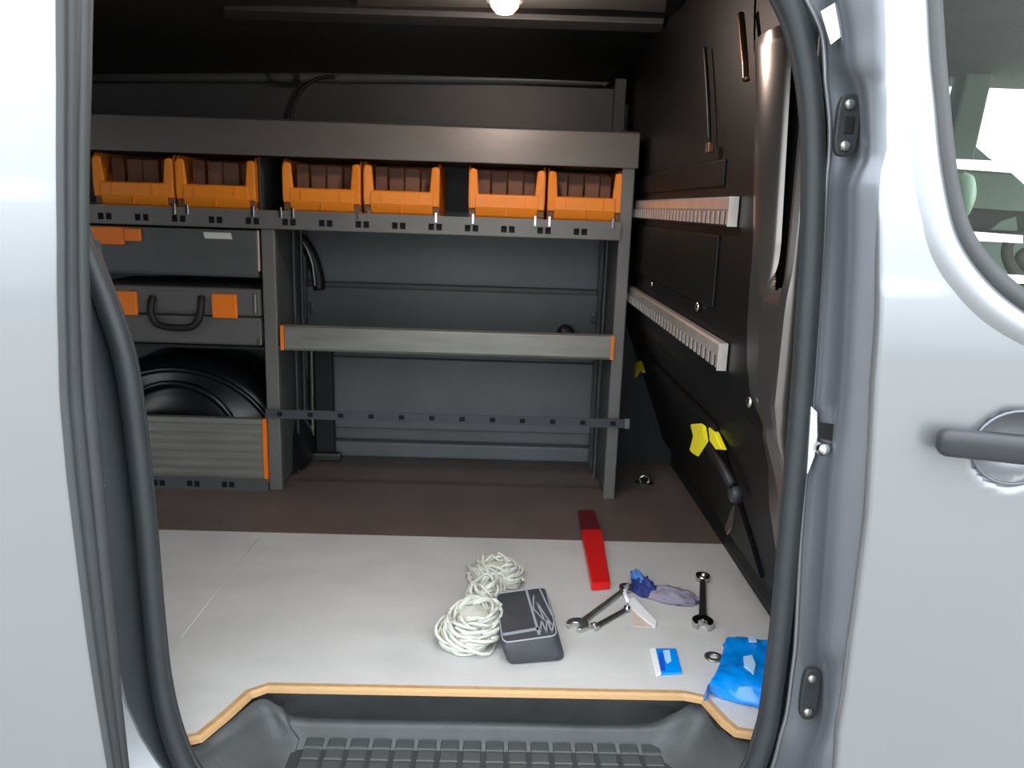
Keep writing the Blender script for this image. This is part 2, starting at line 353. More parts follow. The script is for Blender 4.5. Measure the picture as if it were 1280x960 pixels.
H2 = [(0.42, 1.096, 1.207), (0.429, 1.096, 1.17), (0.44, 1.096, 1.132), (0.449, 1.096, 1.094), (0.461, 1.096, 1.075), (0.468, 1.096, 1.055), (0.474, 1.096, 1.026), (0.479, 1.096, 0.996), (0.48, 1.096, 0.975), (0.473, 1.096, 0.955), (0.471, 1.096, 0.934), (0.478, 1.096, 0.871), (0.487, 1.096, 0.763), (0.493, 1.096, 0.672), (0.495, 1.096, 0.603), (0.496, 1.096, 0.531), (0.502, 1.096, 0.432), (0.506, 1.096, 0.33), (0.509, 1.096, 0.264), (0.522, 1.096, 0.224), (0.528, 1.096, 0.155), (0.524, 1.096, 0.113), (0.515, 1.096, 0.07), (0.515, 1.096, -0.002)]
E_ = [(0.412, 0.99, 1.178), (0.417, 0.99, 1.145), (0.423, 0.99, 1.111), (0.428, 0.99, 1.076), (0.43, 0.99, 1.058), (0.434, 0.99, 1.041), (0.437, 0.99, 1.014), (0.441, 0.99, 0.987), (0.444, 0.99, 0.969), (0.446, 0.99, 0.95), (0.449, 0.99, 0.932), (0.456, 0.99, 0.875), (0.469, 0.99, 0.777), (0.475, 0.99, 0.695), (0.479, 0.99, 0.632), (0.483, 0.99, 0.567), (0.489, 0.99, 0.478), (0.491, 0.99, 0.386), (0.491, 0.99, 0.326), (0.491, 0.99, 0.289), (0.489, 0.99, 0.227), (0.491, 0.99, 0.19), (0.492, 0.99, 0.151), (0.494, 0.99, 0.086)]
E3 = [(x + .02, y + .01, z) for x, y, z in E_]
rows = [[Vector(p) for p in r] for r in zip(S_, M_, H0, H1, H2, E_, E3)]
# densify along the height
dens = []
cols = [catmull([r[j] for r in rows], 4) for j in range(7)]
dens = [list(r) for r in zip(*cols)]
pj = LOFT('pillar_jamb', dens, SHADEPAINT, wf, True); pj['label'] = 'silver painted door pillar with recesses for the catch plates'
s0 = [(a[0], 1.148, a[2]) for a in S_]
TUBE('jamb_flange', catmull(s0, 4), .0035, PAINT, wf, 8)
LOFT('gap_light_blocker', [[Vector(a), Vector(b)] for a, b in zip(E3, [(x + .09, 1.17, z) for x, y, z in E_])], BLACK, wf, False)  # black sheet added to block light through the gap behind the jamb
# catch plates
def catch(px, name='catch_plate', h=.075, w=.034, upper=True):
    x, y, z = px; pts = []
    for k in range(24):
        a = k * 2 * math.pi / 24; c, s = math.cos(a), math.sin(a)
        pts.append((x + w / 2 * math.copysign(abs(c) ** .55, c), y, z + h / 2 * math.copysign(abs(s) ** .6, s) ))
    o = PRISM(name, pts, (0, .012, 0), BLACKPL, wf, .002); o['label'] = 'black oval catch plate with bright bolts'
    for dz in (h * .33, -h * .33):
        LATHE('bolt', [(0, .006), (.005, .006), (.0075, .003), (.0075, -.002)], TOOL, (x - .002, y, z + dz), 'y', o, 12)
    if upper: BX('catch_hole', (x - .006, y - .002, z - .011), (x + .008, y + .004, z + .012), HOLE, o, .002)
    return o
catch((0.458, 1.112, 1.02), h=.080, w=.031)
catch((0.504, 1.112, 0.173), h=.088, w=.028, upper=False)
PRISM('warning_sticker', [(0.406, 1.115, 1.16), (0.425, 1.115, 1.172), (0.441, 1.115, 1.134), (0.424, 1.115, 1.12)], (0, .001, 0), WHITE, wf)['label'] = 'small white sticker on the pillar'
LATHE('bolt', [(0, .012), (.005, .012), (.008, .006), (.010, .004), (.010, -.01)], CHROME, (0.478, 1.115, 0.571), 'y', wf, 14)
PRISM('bracket', [(0.462, 1.135, 0.629), (0.471, 1.135, 0.621), (0.476, 1.135, 0.585), (0.475, 1.135, 0.554), (0.468, 1.135, 0.526), (0.466, 1.135, 0.566)], (0, .004, 0), WHITE, wf)
PRISM('dark_recess', [(0.469, 1.118, 0.61), (0.493, 1.118, 0.607), (0.493, 1.118, 0.582), (0.471, 1.118, 0.586)], (0, .004, 0), BLACK, wf)
# left body flange: dark inner strip and painted outer corner
L1 = [(-0.577, 1.13, 0.836), (-0.582, 1.13, 0.668), (-0.583, 1.13, 0.537), (-0.582, 1.13, 0.426), (-0.581, 1.13, 0.283), (-0.578, 1.13, 0.189), (-0.569, 1.13, 0.12), (-0.55, 1.13, 0.063), (-0.528, 1.13, 0.02), (-0.483, 1.13, -0.052)]
L0 = [(x - .25, 1.13, z) for x, y, z in L1]
L2 = [(-0.578, 1.14, 0.835), (-0.582, 1.14, 0.666), (-0.583, 1.14, 0.534), (-0.583, 1.14, 0.422), (-0.581, 1.14, 0.278), (-0.577, 1.14, 0.183), (-0.567, 1.14, 0.113), (-0.548, 1.14, 0.056), (-0.526, 1.14, 0.013), (-0.481, 1.14, -0.061)]
L3 = [(-0.569, 1.17, 0.834), (-0.553, 1.17, 0.661), (-0.549, 1.17, 0.526), (-0.544, 1.17, 0.411), (-0.54, 1.17, 0.263), (-0.535, 1.17, 0.165), (-0.529, 1.17, 0.093), (-0.517, 1.17, 0.035), (-0.503, 1.17, -0.01), (-0.458, 1.17, -0.085)]
LOFT('painted_corner', list(zip(L0, L1, L2)), PAINT, wf, True)['label'] = 'silver painted body corner'
LOFT('dark_flange', list(zip(L2, L3)), DARKPAINT, wf, True)
LATHE('bolt', [(0, .006), (.003, .005), (.004, -.004)], WHITE, (-0.571, 1.12, 0.482), 'y', wf, 10)

# ------------------------------------------------------------ sliding door (left)
sd = thing('sliding_door', 'silver sliding door pushed back at the left edge of the doorway', 'door', (-1.0, .96, 0))
A_ = [(-0.505, 0.993, 1.162), (-0.504, 0.985, 1.11), (-0.505, 0.974, 1.023), (-0.511, 0.958, 0.845), (-0.517, 0.955, 0.751), (-0.523, 0.955, 0.653), (-0.523, 0.955, 0.551), (-0.52, 0.955, 0.444), (-0.517, 0.956, 0.332), (-0.513, 0.958, 0.237), (-0.508, 0.962, 0.138), (-0.502, 0.965, 0.059)]
zA = sorted([(z, x) for x, y, z in A_])
ysd = lambda z: .955 + .16 * max(0, z - .78) ** 1.5 + .05 * max(0, .5 - z) ** 2
rows = []
for i in range(181):
    z = -.45 + 1.85 * i / 180; xe = interp(zA, z)
    rr = [(xe - .003, ysd(z) + .012, z), (xe - .001, ysd(z) + .005, z), (xe - .003, ysd(z) + .0015, z), (xe - .007, ysd(z), z)]
    cr = -.003 / (1 + math.exp((z - .903) / .0022))
    for k in range(1, 13): rr.append((xe - .007 - (xe + 1.9) * (k / 12) ** 1.6 * 1.0, ysd(z) + cr, z))
    rows.append(rr)
rel(LOFT('door_skin', rows, PAINT, None, True), sd)
D_ = [(-0.485, 1.04, 1.176), (-0.488, 1.032, 1.122), (-0.491, 1.02, 1.031), (-0.496, 1.01, 0.938), (-0.502, 1.001, 0.805), (-0.506, 1.0, 0.695), (-0.506, 1.0, 0.622), (-0.505, 1.0, 0.536), (-0.505, 1.0, 0.424), (-0.505, 1.002, 0.306), (-0.506, 1.004, 0.219), (-0.506, 1.008, 0.102), (-0.506, 1.012, 0.019)]
zD = sorted([(z, x) for x, y, z in D_])
rows = []
for i in range(61):
    z = .02 + 1.33 * i / 60; A = Vector((interp(zA, z), ysd(z), z)); B = Vector((interp(zD, z), ysd(z) + .045, z))
    prof = [(-.02, -.004), (.0, .002), (.06, .0035), (.12, .002), (.20, -.001), (.28, .002), (.40, .0035), (.52, .003), (.58, -.003), (.64, .002), (.76, .004), (.9, .003), (1.0, .0), (1.0, -.03), (1.0, -.09)]
    rows.append([A + (B - A) * u + Vector((h, 0, 0)) for u, h in prof])
rel(LOFT('edge_seal', rows, GASKET, None, True), sd)['label'] = 'ribbed grey rubber edge seal'

# ------------------------------------------------------------ front door (right)
ybody = lambda z: .97 + .25 * max(0, z - .74) ** 1.5 + .05 * max(0, .5 - z) ** 2
fd = thing('front_door', 'silver cab door with window and dark handle, right of the doorway', 'door', (.9, .97, 0))
K_ = [(0.439, 1.051, 1.213), (0.44, 1.037, 1.156), (0.443, 1.016, 1.063), (0.449, 0.997, 0.969), (0.456, 0.982, 0.875), (0.463, 0.972, 0.779), (0.467, 0.97, 0.7), (0.474, 0.97, 0.617), (0.481, 0.97, 0.531), (0.482, 0.97, 0.476), (0.483, 0.971, 0.39), (0.483, 0.971, 0.337), (0.485, 0.973, 0.264), (0.484, 0.974, 0.201), (0.488, 0.976, 0.149), (0.492, 0.979, 0.082)]
zK = sorted([(z, x) for x, y, z in K_])
FL = [(0.491, 1.052, 1.215), (0.494, 1.038, 1.159), (0.499, 1.022, 1.093), (0.504, 1.01, 1.037), (0.51, 1.0, 0.981), (0.519, 0.991, 0.929), (0.532, 0.983, 0.882), (0.55, 0.979, 0.849), (0.575, 0.976, 0.82), (0.608, 0.973, 0.793), (0.649, 0.971, 0.771), (0.699, 0.97, 0.755)]
GA = [(0.505, 1.052, 1.216), (0.509, 1.038, 1.159), (0.514, 1.022, 1.093), (0.522, 1.01, 1.037), (0.53, 1.0, 0.981), (0.54, 0.992, 0.935), (0.553, 0.985, 0.893), (0.571, 0.981, 0.862), (0.596, 0.977, 0.834), (0.624, 0.975, 0.811), (0.661, 0.973, 0.789), (0.702, 0.972, 0.775)]
GI = [(0.522, 1.065, 1.22), (0.525, 1.051, 1.163), (0.531, 1.035, 1.096), (0.538, 1.023, 1.039), (0.546, 1.012, 0.983), (0.555, 1.004, 0.94), (0.568, 0.998, 0.901), (0.586, 0.994, 0.873), (0.612, 0.991, 0.846), (0.641, 0.988, 0.824), (0.675, 0.986, 0.804), (0.713, 0.985, 0.789)]
ext = [(.86, .72), (1.2, .74), (1.52, .76), (1.56, .80), (1.40, 1.02), (1.18, 1.26), (1.08, 1.34), (.8, 1.36), (.56, 1.36), (.50, 1.33)]
def shr(e, d):   # move the hidden part of the contour inwards
    c = (1.0, 1.05); return [(c[0] + (x - c[0]) * (1 - d), ybody(z), c[1] + (z - c[1]) * (1 - d)) for x, z in e]
FLc = FL + shr(ext, 0); GAc = GA + shr(ext, .05); GIc = GI + shr(ext, .09)
FLc[-1] = (FL[0][0] + .004, ybody(1.33), 1.33); FLc[-2] = (FL[0][0] + .05, ybody(1.38), 1.38)
def inside(x, z, C):
    n = len(C); c = False
    for i in range(n):
        x1, _, z1 = C[i]; x2, _, z2 = C[(i + 1) % n]
        if (z1 > z) != (z2 > z) and x < (x2 - x1) * (z - z1) / (z2 - z1) + x1: c = not c
    return c
hc = (0.663, 0.97, 0.622)
bm = bmesh.new(); rows = []
NZ, NX = 210, 130
for i in range(NZ + 1):
    z = -.45 + 1.87 * i / NZ; xe = interp(zK, z); r = [(xe + .010, ybody(z) + .03, z), (xe + .002, ybody(z) + .010, z), (xe + .002, ybody(z) + .004, z)]
    for k in range(NX + 1):
        x = xe + .006 + (1.95 - xe) * (k / NX) ** 1.35
        d = -.003 / (1 + math.exp(max(-50, min(50, (z - .912) / .0022)))) * (1 / (1 + math.exp(max(-50, min(50, (x - .50) / .008)))))
        d += -.0025 / (1 + math.exp(max(-50, min(50, (z - .822) / .0022)))) * (1 / (1 + math.exp(max(-50, min(50, (x - .54) / .01)))))
        rr = ((x - hc[0]) / .058) ** 2 + ((z - hc[2]) / .050) ** 2
        if rr < 1: d += .045 * (1 - rr) ** .6
        r.append((x, ybody(z) + d, z))
    rows.append(r)
V = grid(bm, rows)
dead = [f for f in bm.faces if f.calc_center_median().x > .43 and f.calc_center_median().z > .6 and inside(f.calc_center_median().x, f.calc_center_median().z, FLc) and min(abs(f.calc_center_median().x - .45), 1) > 0]
bmesh.ops.delete(bm, geom=dead, context='FACES')
rel(link('door_skin', bm, PAINT, None, True), fd)
def offl(C, dx, dy): 
    c = Vector((1.0, 0, 1.05)); o = []
    for x, y, z in C:
        v = Vector((x - c.x, 0, z - c.z)); v.normalize(); o.append((x + v.x * dx, ybody(z) + dy, z + v.z * dx))
    return o
rel(LOFT('window_flange', [catmull(offl(FLc, .022, .0015), 4, True), catmull(offl(FLc, .012, -.004), 4, True), catmull(offl(FLc, .0, -.006), 4, True), catmull([(a[0] * .5 + b[0] * .5, ybody(a[2]) - .003, a[2] * .5 + b[2] * .5) for a, b in zip(FLc, GAc)], 4, True), catmull(offl(GAc, 0, .004), 4, True)], PAINT, None, True, 0, True), fd)
rel(LOFT('window_gasket', [catmull(offl(GAc, .002, .003), 4, True), catmull(offl(GAc, -.003, -.002), 4, True), catmull([(a[0], ybody(a[2]) + .002, a[2]) for a in GIc], 4, True), catmull([(a[0], ybody(a[2]) + .02, a[2]) for a in GIc], 4, True)], GASKET, None, True, 0, True), fd)['label'] = 'dark grey window gasket'
bm = bmesh.new()
gi = catmull([(x, ybody(z) + .012, z) for x, y, z in offl(GIc, .004, .012)], 2, True)
cen = bm.verts.new((1.0, ybody(1.05) + .012, 1.05)); vs = [bm.verts.new(p) for p in gi]
for i in range(len(vs)): bm.faces.new((cen, vs[i], vs[(i + 1) % len(vs)]))
gl_ = rel(link('window_glass', bm, GLASS), fd); gl_['label'] = 'green tinted window glass'
for pts in ([(0.542, 1.004, 0.974), (0.653, 1.004, 0.973), (0.654, 1.002, 0.959), (0.539, 1.002, 0.963)], [(0.568, 0.99, 0.889), (0.638, 0.99, 0.886), (0.639, 0.989, 0.877), (0.566, 0.989, 0.878)], [(0.614, 0.984, 0.839), (0.693, 0.984, 0.837), (0.694, 0.982, 0.827), (0.613, 0.983, 0.829)]):  # reflected ground markings modelled as flat white strips on the glass
    q = PRISM('reflection_strip', pts, (0, .0008, 0), WHITE, None); rel(q, fd); q['label'] = 'white reflection across the window glass, modelled as a flat strip'
# handle
hp = [(0.548, 0.95, 0.637), (0.576, 0.95, 0.635), (0.617, 0.95, 0.632), (0.658, 0.95, 0.629), (0.719, 0.95, 0.627)]
bm = bmesh.new(); rings = []
for i, p in enumerate(catmull(hp, 6)):
    n = len(hp) * 6 - 5; t = i / (n - 1); e_ = min(1, (min(t, 1 - t) / .10)) ** .5 if min(t, 1 - t) < .1 else 1; e_ = max(e_, .25)
    hgt = .0145 * e_ * (1 + .1 * t); dep = .012 * e_
    rings.append([(p[0], p[1] + dep * math.copysign(abs(math.cos(a)) ** .7, math.cos(a)), p[2] + hgt * math.copysign(abs(math.sin(a)) ** .7, math.sin(a)) - (.006 if math.sin(a) < 0 else 0)) for a in [k * 2 * math.pi / 14 for k in range(14)]])
V = grid(bm, rings, True); bm.faces.new(V[0]); bm.faces.new(V[-1])
rel(link('door_handle', bm, HANDLE, None, True), fd)['label'] = 'dark grey pull handle'
TUBE_pts = [(hc[0] + .056 * math.cos(a), ybody(hc[2]) + .001, hc[2] + .048 * math.sin(a)) for a in [k * 2 * math.pi / 32 for k in range(32)]]
rel(TUBE('handle_cup_rim', TUBE_pts, .0022, SHADEPAINT, None, 8, True), fd)

# ------------------------------------------------------------ cab seen through the window
cab = structure(bpy.data.objects.new('wall_cab', None)); COL.objects.link(cab)
cab.name = 'trim_1'
BX('headliner', (.46, 1.1, 1.345), (2.5, 2.86, 1.40), CABD, cab)
PRISM('far_door_lower', [(.67, 2.66, -.4), (2.6, 2.66, -.4)] + [(2.092, 2.66, 0.86), (1.75, 2.66, 0.982), (1.636, 2.66, 1.064), (1.561, 2.66, 1.104), (1.491, 2.66, 1.153)] + [(.67, 2.66, 1.25)], (0, .06, 0), CABG, cab)
BX('far_door_pillar', (.45, 2.66, 1.0), (1.40, 2.70, 1.36), CABG, cab)
PRISM('pillar_trim', [(1.38, 2.60, 1.0), (1.475, 2.60, 1.0), (1.505, 2.60, 1.37), (1.42, 2.60, 1.37)], (0, .08, 0), CABG, cab, .01)
BX('cab_floor', (.70, 1.1, -.45), (2.5, 2.7, -.4), CABB, cab)
BX('dashboard', (2.05, 1.15, .2), (2.5, 2.66, .84), CABB, cab, .05)
seat = thing('cab_seat', 'grey green cab seat seen through the tinted door window', 'seat', (1.1, 2.0, -.1))
def blob(name, pts, d, m, parent, bevel=.02):
    o = PRISM(name, pts, d, m, None, bevel); o.modifiers['bevel'].segments = 4; return rel(o, parent)
blob('backrest', [(0.98, 1.9, 0.873), (1.34, 1.9, 0.881), (1.368, 1.9, 0.726), (1.003, 1.9, 0.715)], (0, .30, 0), SEAT, seat)
blob('dark_trim_panel', [(0.947, 1.85, 0.924), (1.047, 1.85, 0.934), (1.13, 1.85, 0.93), (1.315, 1.85, 0.925), (1.323, 1.85, 0.882), (1.231, 1.85, 0.879), (1.129, 1.85, 0.878), (0.955, 1.85, 0.874)], (0, .3, 0), CABB, seat)
blob('light_wedge', [(1.109, 1.84, 0.883), (1.131, 1.84, 0.905), (1.164, 1.84, 0.917), (1.174, 1.84, 0.883)], (0, .02, 0), SEAT, seat, .004)
hr = LATHE('headrest', [(0, .045), (.02, .042), (.036, .028), (.042, 0), (.036, -.028), (0, -.045)], CABG, (0, 0, 0), 'y', None)
hr.scale = (.28, .7, .85); hr.location = (0.701, 1.25, 0.938)
bpy.context.view_layer.update(); rel(hr, seat)
sw = (0.949, 1.45, 0.838)
wh = thing('steering_wheel', 'dark steering wheel rim low in the tinted cab window', 'steering wheel', sw)
rel(TUBE('rim', [(sw[0] + .035 * math.cos(a), sw[1] + .03 * math.sin(a), sw[2] + .04 * math.sin(a)) for a in [k * math.pi / 12 for k in range(24)]], .010, CABB, None, 8, True), wh)
rel(LATHE('hub', [(0, .01), (.018, .008), (.022, -.004)], CABB, sw, 'y', None, 12), wh)

# ------------------------------------------------------------ step well
step = thing('step_well', 'grey black plastic entry step with block tread below the plywood edge', 'step', (0, 1.3, -.1))
C0 = [(x, y, -.017) for x, y, z in EDGE]
n0 = len(C0)
L0_ = (-0.011, 1.36, -0.057)
und = [(x, y, -.0125) for x, y in ((-.66, 1.23), (-.54, 1.235), (-.49, 1.26), (-.46, 1.32), (-.44, 1.38), (-.40, 1.44), (-.2, 1.47), (0, 1.47), (.2, 1.47), (.36, 1.44), (.42, 1.38), (.45, 1.33), (.49, 1.30), (.66, 1.29))]
und2 = [(x * .995, y - (.01 if y > 1.37 else 0), -.07 if y > 1.37 else -.02) for x, y, z in und]
lipo = [(-0.533, 1.178, -0.02), (-0.517, 1.207, -0.02), (-0.487, 1.229, -0.02), (-0.458, 1.294, -0.02), (-0.426, 1.356, -0.02), (-0.389, 1.365, -0.042), (-0.339, 1.365, -0.063), (-0.011, 1.365, -0.063), (0.281, 1.365, -0.063), (0.363, 1.365, -0.035), (0.406, 1.375, -0.02), (0.433, 1.298, -0.02), (0.448, 1.271, -0.02), (0.498, 1.26, -0.02)]
lipi = [(-0.543, 1.165, -0.06), (-0.521, 1.21, -0.06), (-0.487, 1.257, -0.06), (-0.452, 1.314, -0.06), (-0.416, 1.367, -0.06), (-0.375, 1.345, -0.064), (-0.324, 1.345, -0.07), (-0.011, 1.345, -0.066), (0.27, 1.345, -0.066), (0.35, 1.345, -0.059), (0.418, 1.364, -0.05), (0.438, 1.294, -0.05), (0.455, 1.251, -0.05), (0.482, 1.181, -0.05)]
tre = [(-0.524, 1.098, -0.1), (-0.487, 1.168, -0.1), (-0.44, 1.227, -0.1), (-0.411, 1.279, -0.1), (-0.389, 1.32, -0.1), (-0.356, 1.348, -0.1), (-0.315, 1.357, -0.1), (-0.01, 1.361, -0.1), (0.275, 1.361, -0.1), (0.326, 1.346, -0.1), (0.356, 1.309, -0.1), (0.379, 1.26, -0.1), (0.399, 1.21, -0.1), (0.428, 1.12, -0.1)]
lipb = [(x * 1.0, y + .012, z - .012) for x, y, z in lipo]
cc = lambda P: catmull(P, 5)
o = LOFT('step_shell', [cc(und), cc(und2), cc(lipb), cc(lipo), cc(lipi), cc(tre), [(p.x * .95, 1.02, -.105) for p in cc(tre)], [(p.x * 1.1, .99, -.03) for p in cc(tre)]], STEPPL, None, True); rel(o, step)
rel(BX('tread_base', (-.36, 1.03, -.112), (.36, 1.35, -.1005), GROOVE, None), step)
first = None
for j in range(9):
    for i in range(16):
        x = -.322 + i * .0425 + .0
        y = 1.340 - j * .032
        if first is None:
            bm = bmesh.new(); box(bm, (-.0175, -.0135, 0), (.0175, .0135, .0030)); 
            top = [v for v in bm.verts if v.co.z > .001]
            for v in top: v.co.x *= .85; v.co.y *= .88
            first = link('tread_block', bm, STEPPL); b = first
        else: b = first.copy(); COL.objects.link(b)
        b.location = (x, y, -.1003); rel(b, step)
        b.matrix_parent_inverse = Matrix.Translation(-Vector(step.location))

# ------------------------------------------------------------ racking
FY, RB = 2.42, 2.79
rk = thing('van_racking', 'grey metal van racking with shelves, drawer and trays along the far wall', 'racking', (-.4, 2.6, 0))
def R_(o): return rel(o, rk)
XL = -1.62; XC = -.705; XD = -.665; XE = .352; XF = .388
# uprights and side panels
for (a, b, top) in ((XC, XD, .812), (XE, XF, 1.03), (XL, XL + .04, .812)):
    bm = bmesh.new(); box(bm, (a, FY, 0), (b, FY + .025, top)); R_(link('upright', bm, RACK, None, False, .003))
for x in (XD - .004, XE + .002, XL + .02):
    bm = bmesh.new(); box(bm, (x, FY + .02, .02), (x + .003, RB, .86)); box(bm, (x - .012, RB - .03, .0), (x + .012, RB, .86)); R_(link('side_panel_or_shade_sheet', bm, RACKD, None))
for x in (XD + .005, XE - .012):
    for y in (2.60, 2.70):
        R_(BX('side_rib', (x, y, .0), (x + .006, y + .02, .86), RACKD, None, .002))
# top beam = shelf front
bm = bmesh.new(); prism(bm, [(XL, FY - .01, 1.02), (XL, FY - .004, 1.118), (XL, FY + .02, 1.125), (XL, FY + .02, 1.105), (XL, FY + .006, 1.10), (XL, FY + .004, 1.02)], (XF + .007 - XL, 0, 0))
R_(link('top_shelf_front', bm, BEAM, None, False, .002))
R_(BX('top_shelf', (XL, FY, 1.022), (XF, RB, 1.028), RACKD, None))
R_(BX('top_side', (XF - .002, FY, 1.02), (XF + .004, RB, 1.11), RACKD, None))
R_(BX('side_panel_or_shade_sheet', (-.7135, FY + .03, .866), (-.710, RB, 1.018), RACKD, None))  # added dark sheet, covers the bin side in place of its shade
# bin shelf with punched lip
zl0, zl1 = .814, .866
def lip_part(name, xa, xb, z0, z1, holes, hz, m=RACK, y=FY - .012, hw=.017, hh=.019, pair=True):
    """front lip with real punched slots: built as a grid with missing cells"""
    xs = [xa]; cut = []
    for h in holes:
        if pair: rs = ((h - hw - .003, h - .003), (h + .003, h + hw + .003))
        else: rs = ((h - hw / 2, h + hw / 2),)
        for r in rs: xs += [r[0], r[1]]; cut.append((r[0] + r[1]) / 2)
    xs.append(xb); zz = [z0, hz - hh / 2, hz + hh / 2, z1]
    bm = bmesh.new(); V = [[bm.verts.new((x, y, z)) for x in xs] for z in zz]
    for i in range(3):
        for j in range(len(xs) - 1):
            c = (xs[j] + xs[j + 1]) / 2
            if i == 1 and any(abs(c - q) < 1e-4 for q in cut): continue
            bm.faces.new((V[i][j], V[i][j + 1], V[i + 1][j + 1], V[i + 1][j]))
    o = link(name, bm, m); s = o.modifiers.new('solid', 'SOLIDIFY'); s.thickness = .003; s.offset = 1
    bk = BX('slot_backing', (xa, y + .010, z0 + .003), (xb, y + .012, z1 - .003), HOLE, None)
    return o, bk
hs = [-.512 + .1068 * k for k in range(-9, 9)]
hs = [h for h in hs if h < XE - .02]
o, bk = lip_part('bin_shelf_lip', XL, XE + .002, zl0, zl1, hs, .834)
R_(o); R_(bk)
R_(BX('bin_shelf', (XL, FY, .858), (XE, RB, .864), RACKD, None))
R_(BX('bin_shelf_underside', (XL, FY - .005, .812), (XE, FY + .05, .8145), RACKD, None))
for x in [-0.949, -0.912, -0.722, -0.642, -0.607, -0.417, -0.384, -0.189, -0.081, 0.101, 0.143, 0.329]:
    R_(BX('bin_clip', (x - .004, FY - .018, .846), (x + .004, FY - .010, .876), CHROME, None, .001))
# drawer of the left bay
dz0, dz1 = .668, .806
o = PRISM('drawer', [(XL + .05, FY, dz0), (XL + .05, FY - .004, dz0 + .01), (XL + .05, FY - .004, dz1), (XL + .05, RB - .02, dz1), (XL + .05, RB - .02, dz0)], (XC - XL - .062, 0, 0), RACKD, None, .002); R_(o); o['label'] = 'wide grey drawer with orange pull'
def ch(o, p): o.parent = p; o.matrix_parent_inverse = p.matrix_parent_inverse.inverted() if False else Matrix.Identity(4); return o
ch(PRISM('drawer_handle', [(-1.25, FY - .012, .752), (-1.103, FY - .012, .752), (-1.10, FY - .012, .758), (-1.10, FY - .012, .804), (-1.25, FY - .012, .804)], (0, .01, 0), ORANGE2, None, .003), o)['label'] = 'long orange drawer pull'
ch(BX('handle_end', (-1.10, FY - .016, .764), (-1.052, FY - .004, .802), ORANGE2, None, .003), o)
ch(PRISM('drawer_label', [(-.868, FY - .0055, .779), (-.788, FY - .0055, .779), (-.792, FY - .0055, .797), (-.872, FY - .0055, .797)], (0, .002, 0), LABEL, None), o)['label'] = 'small white label'
R_(BX('orange_trim', (XC - .010, FY - .004, dz0 + .02), (XC - .006, FY + .004, dz1), PINK, None))
# case shelf and lower tray of the left bay
R_(BX('case_shelf', (XL, FY + .01, .448), (XC, RB, .456), BLACK, None))
bm = bmesh.new(); pr = [(.030, 0), (.042, -.004), (.205, -.004), (.212, .002), (.226, .002), (.232, .012), (.232, .02), (.03, .02)]
for zz in (.08, .12, .16): pass
prof = [(.030, .018), (.030, -.002)]
for k in range(1, 22):
    z = .030 + k * .0083; prof.append((z, -.003 + .0007 * math.sin(k * 1.9)))
prof += [(.213, -.002), (.216, -.008), (.232, -.006), (.232, .018)]
prism(bm, [(XL, FY + d, z) for z, d in prof], (XC - XL - .014, 0, 0)); R_(link('lower_tray', bm, TRAY, None))
R_(BX('orange_end_cap', (XC - .014, FY - .008, .026), (XC - .001, FY + .02, .234), ORANGE2, None, .002))
o, bk = lip_part('base_rail', XL, XC, -.008 + .008, .040, [-1.59 + .1085 * k + .0 for k in range(0, 9) if -1.59 + .1085 * k < XC - .03], .019, RACKD)
R_(o); R_(bk)
R_(BX('lower_tray_floor', (XL, FY + .02, .06), (XC, RB, .064), RACKD, None))
# middle tray of the right bay
bm = bmesh.new(); prism(bm, [(XD + .022, FY - .006, .452), (XD + .022, FY - .010, .46), (XD + .022, FY - .010, .524), (XD + .022, FY + .004, .530), (XD + .022, FY + .004, .452)], (XE - XD - .026, 0, 0))
R_(link('middle_tray_front', bm, TRAY, None, False, .002))
R_(BX('middle_tray_floor', (XD, FY, .456), (XE, RB, .462), RACKD, None))
R_(BX('middle_tray_back', (XD + .01, RB - .03, .462), (XE - .01, RB - .02, .612), RACKD, None, .002))
for x0 in (XD + .010, XE - .006): R_(BX('orange_end_cap', (x0, FY - .011, .452), (x0 + .011, FY + .006, .528), ORANGE2, None, .002))
for (x, z) in ((XD + .03, .540), (XE - .025, .535)):
    R_(BX('bracket_clip', (x - .007, RB - .05, z - .018), (x + .007, RB - .035, z + .02), CHROME, None, .002))
# slotted bar across the lower opening
o, bk = lip_part('slotted_bar', XC + .0, XF + .026, .240, .268, [-.662 + .0935 * k for k in range(0, 12)], .254, BARM, FY - .016, .017, .014, False)
R_(o); R_(bk); R_(BX('bar_end_cap', (XF + .014, FY - .024, .240), (XF + .030, FY - .008, .272), TOOL, None, .002))

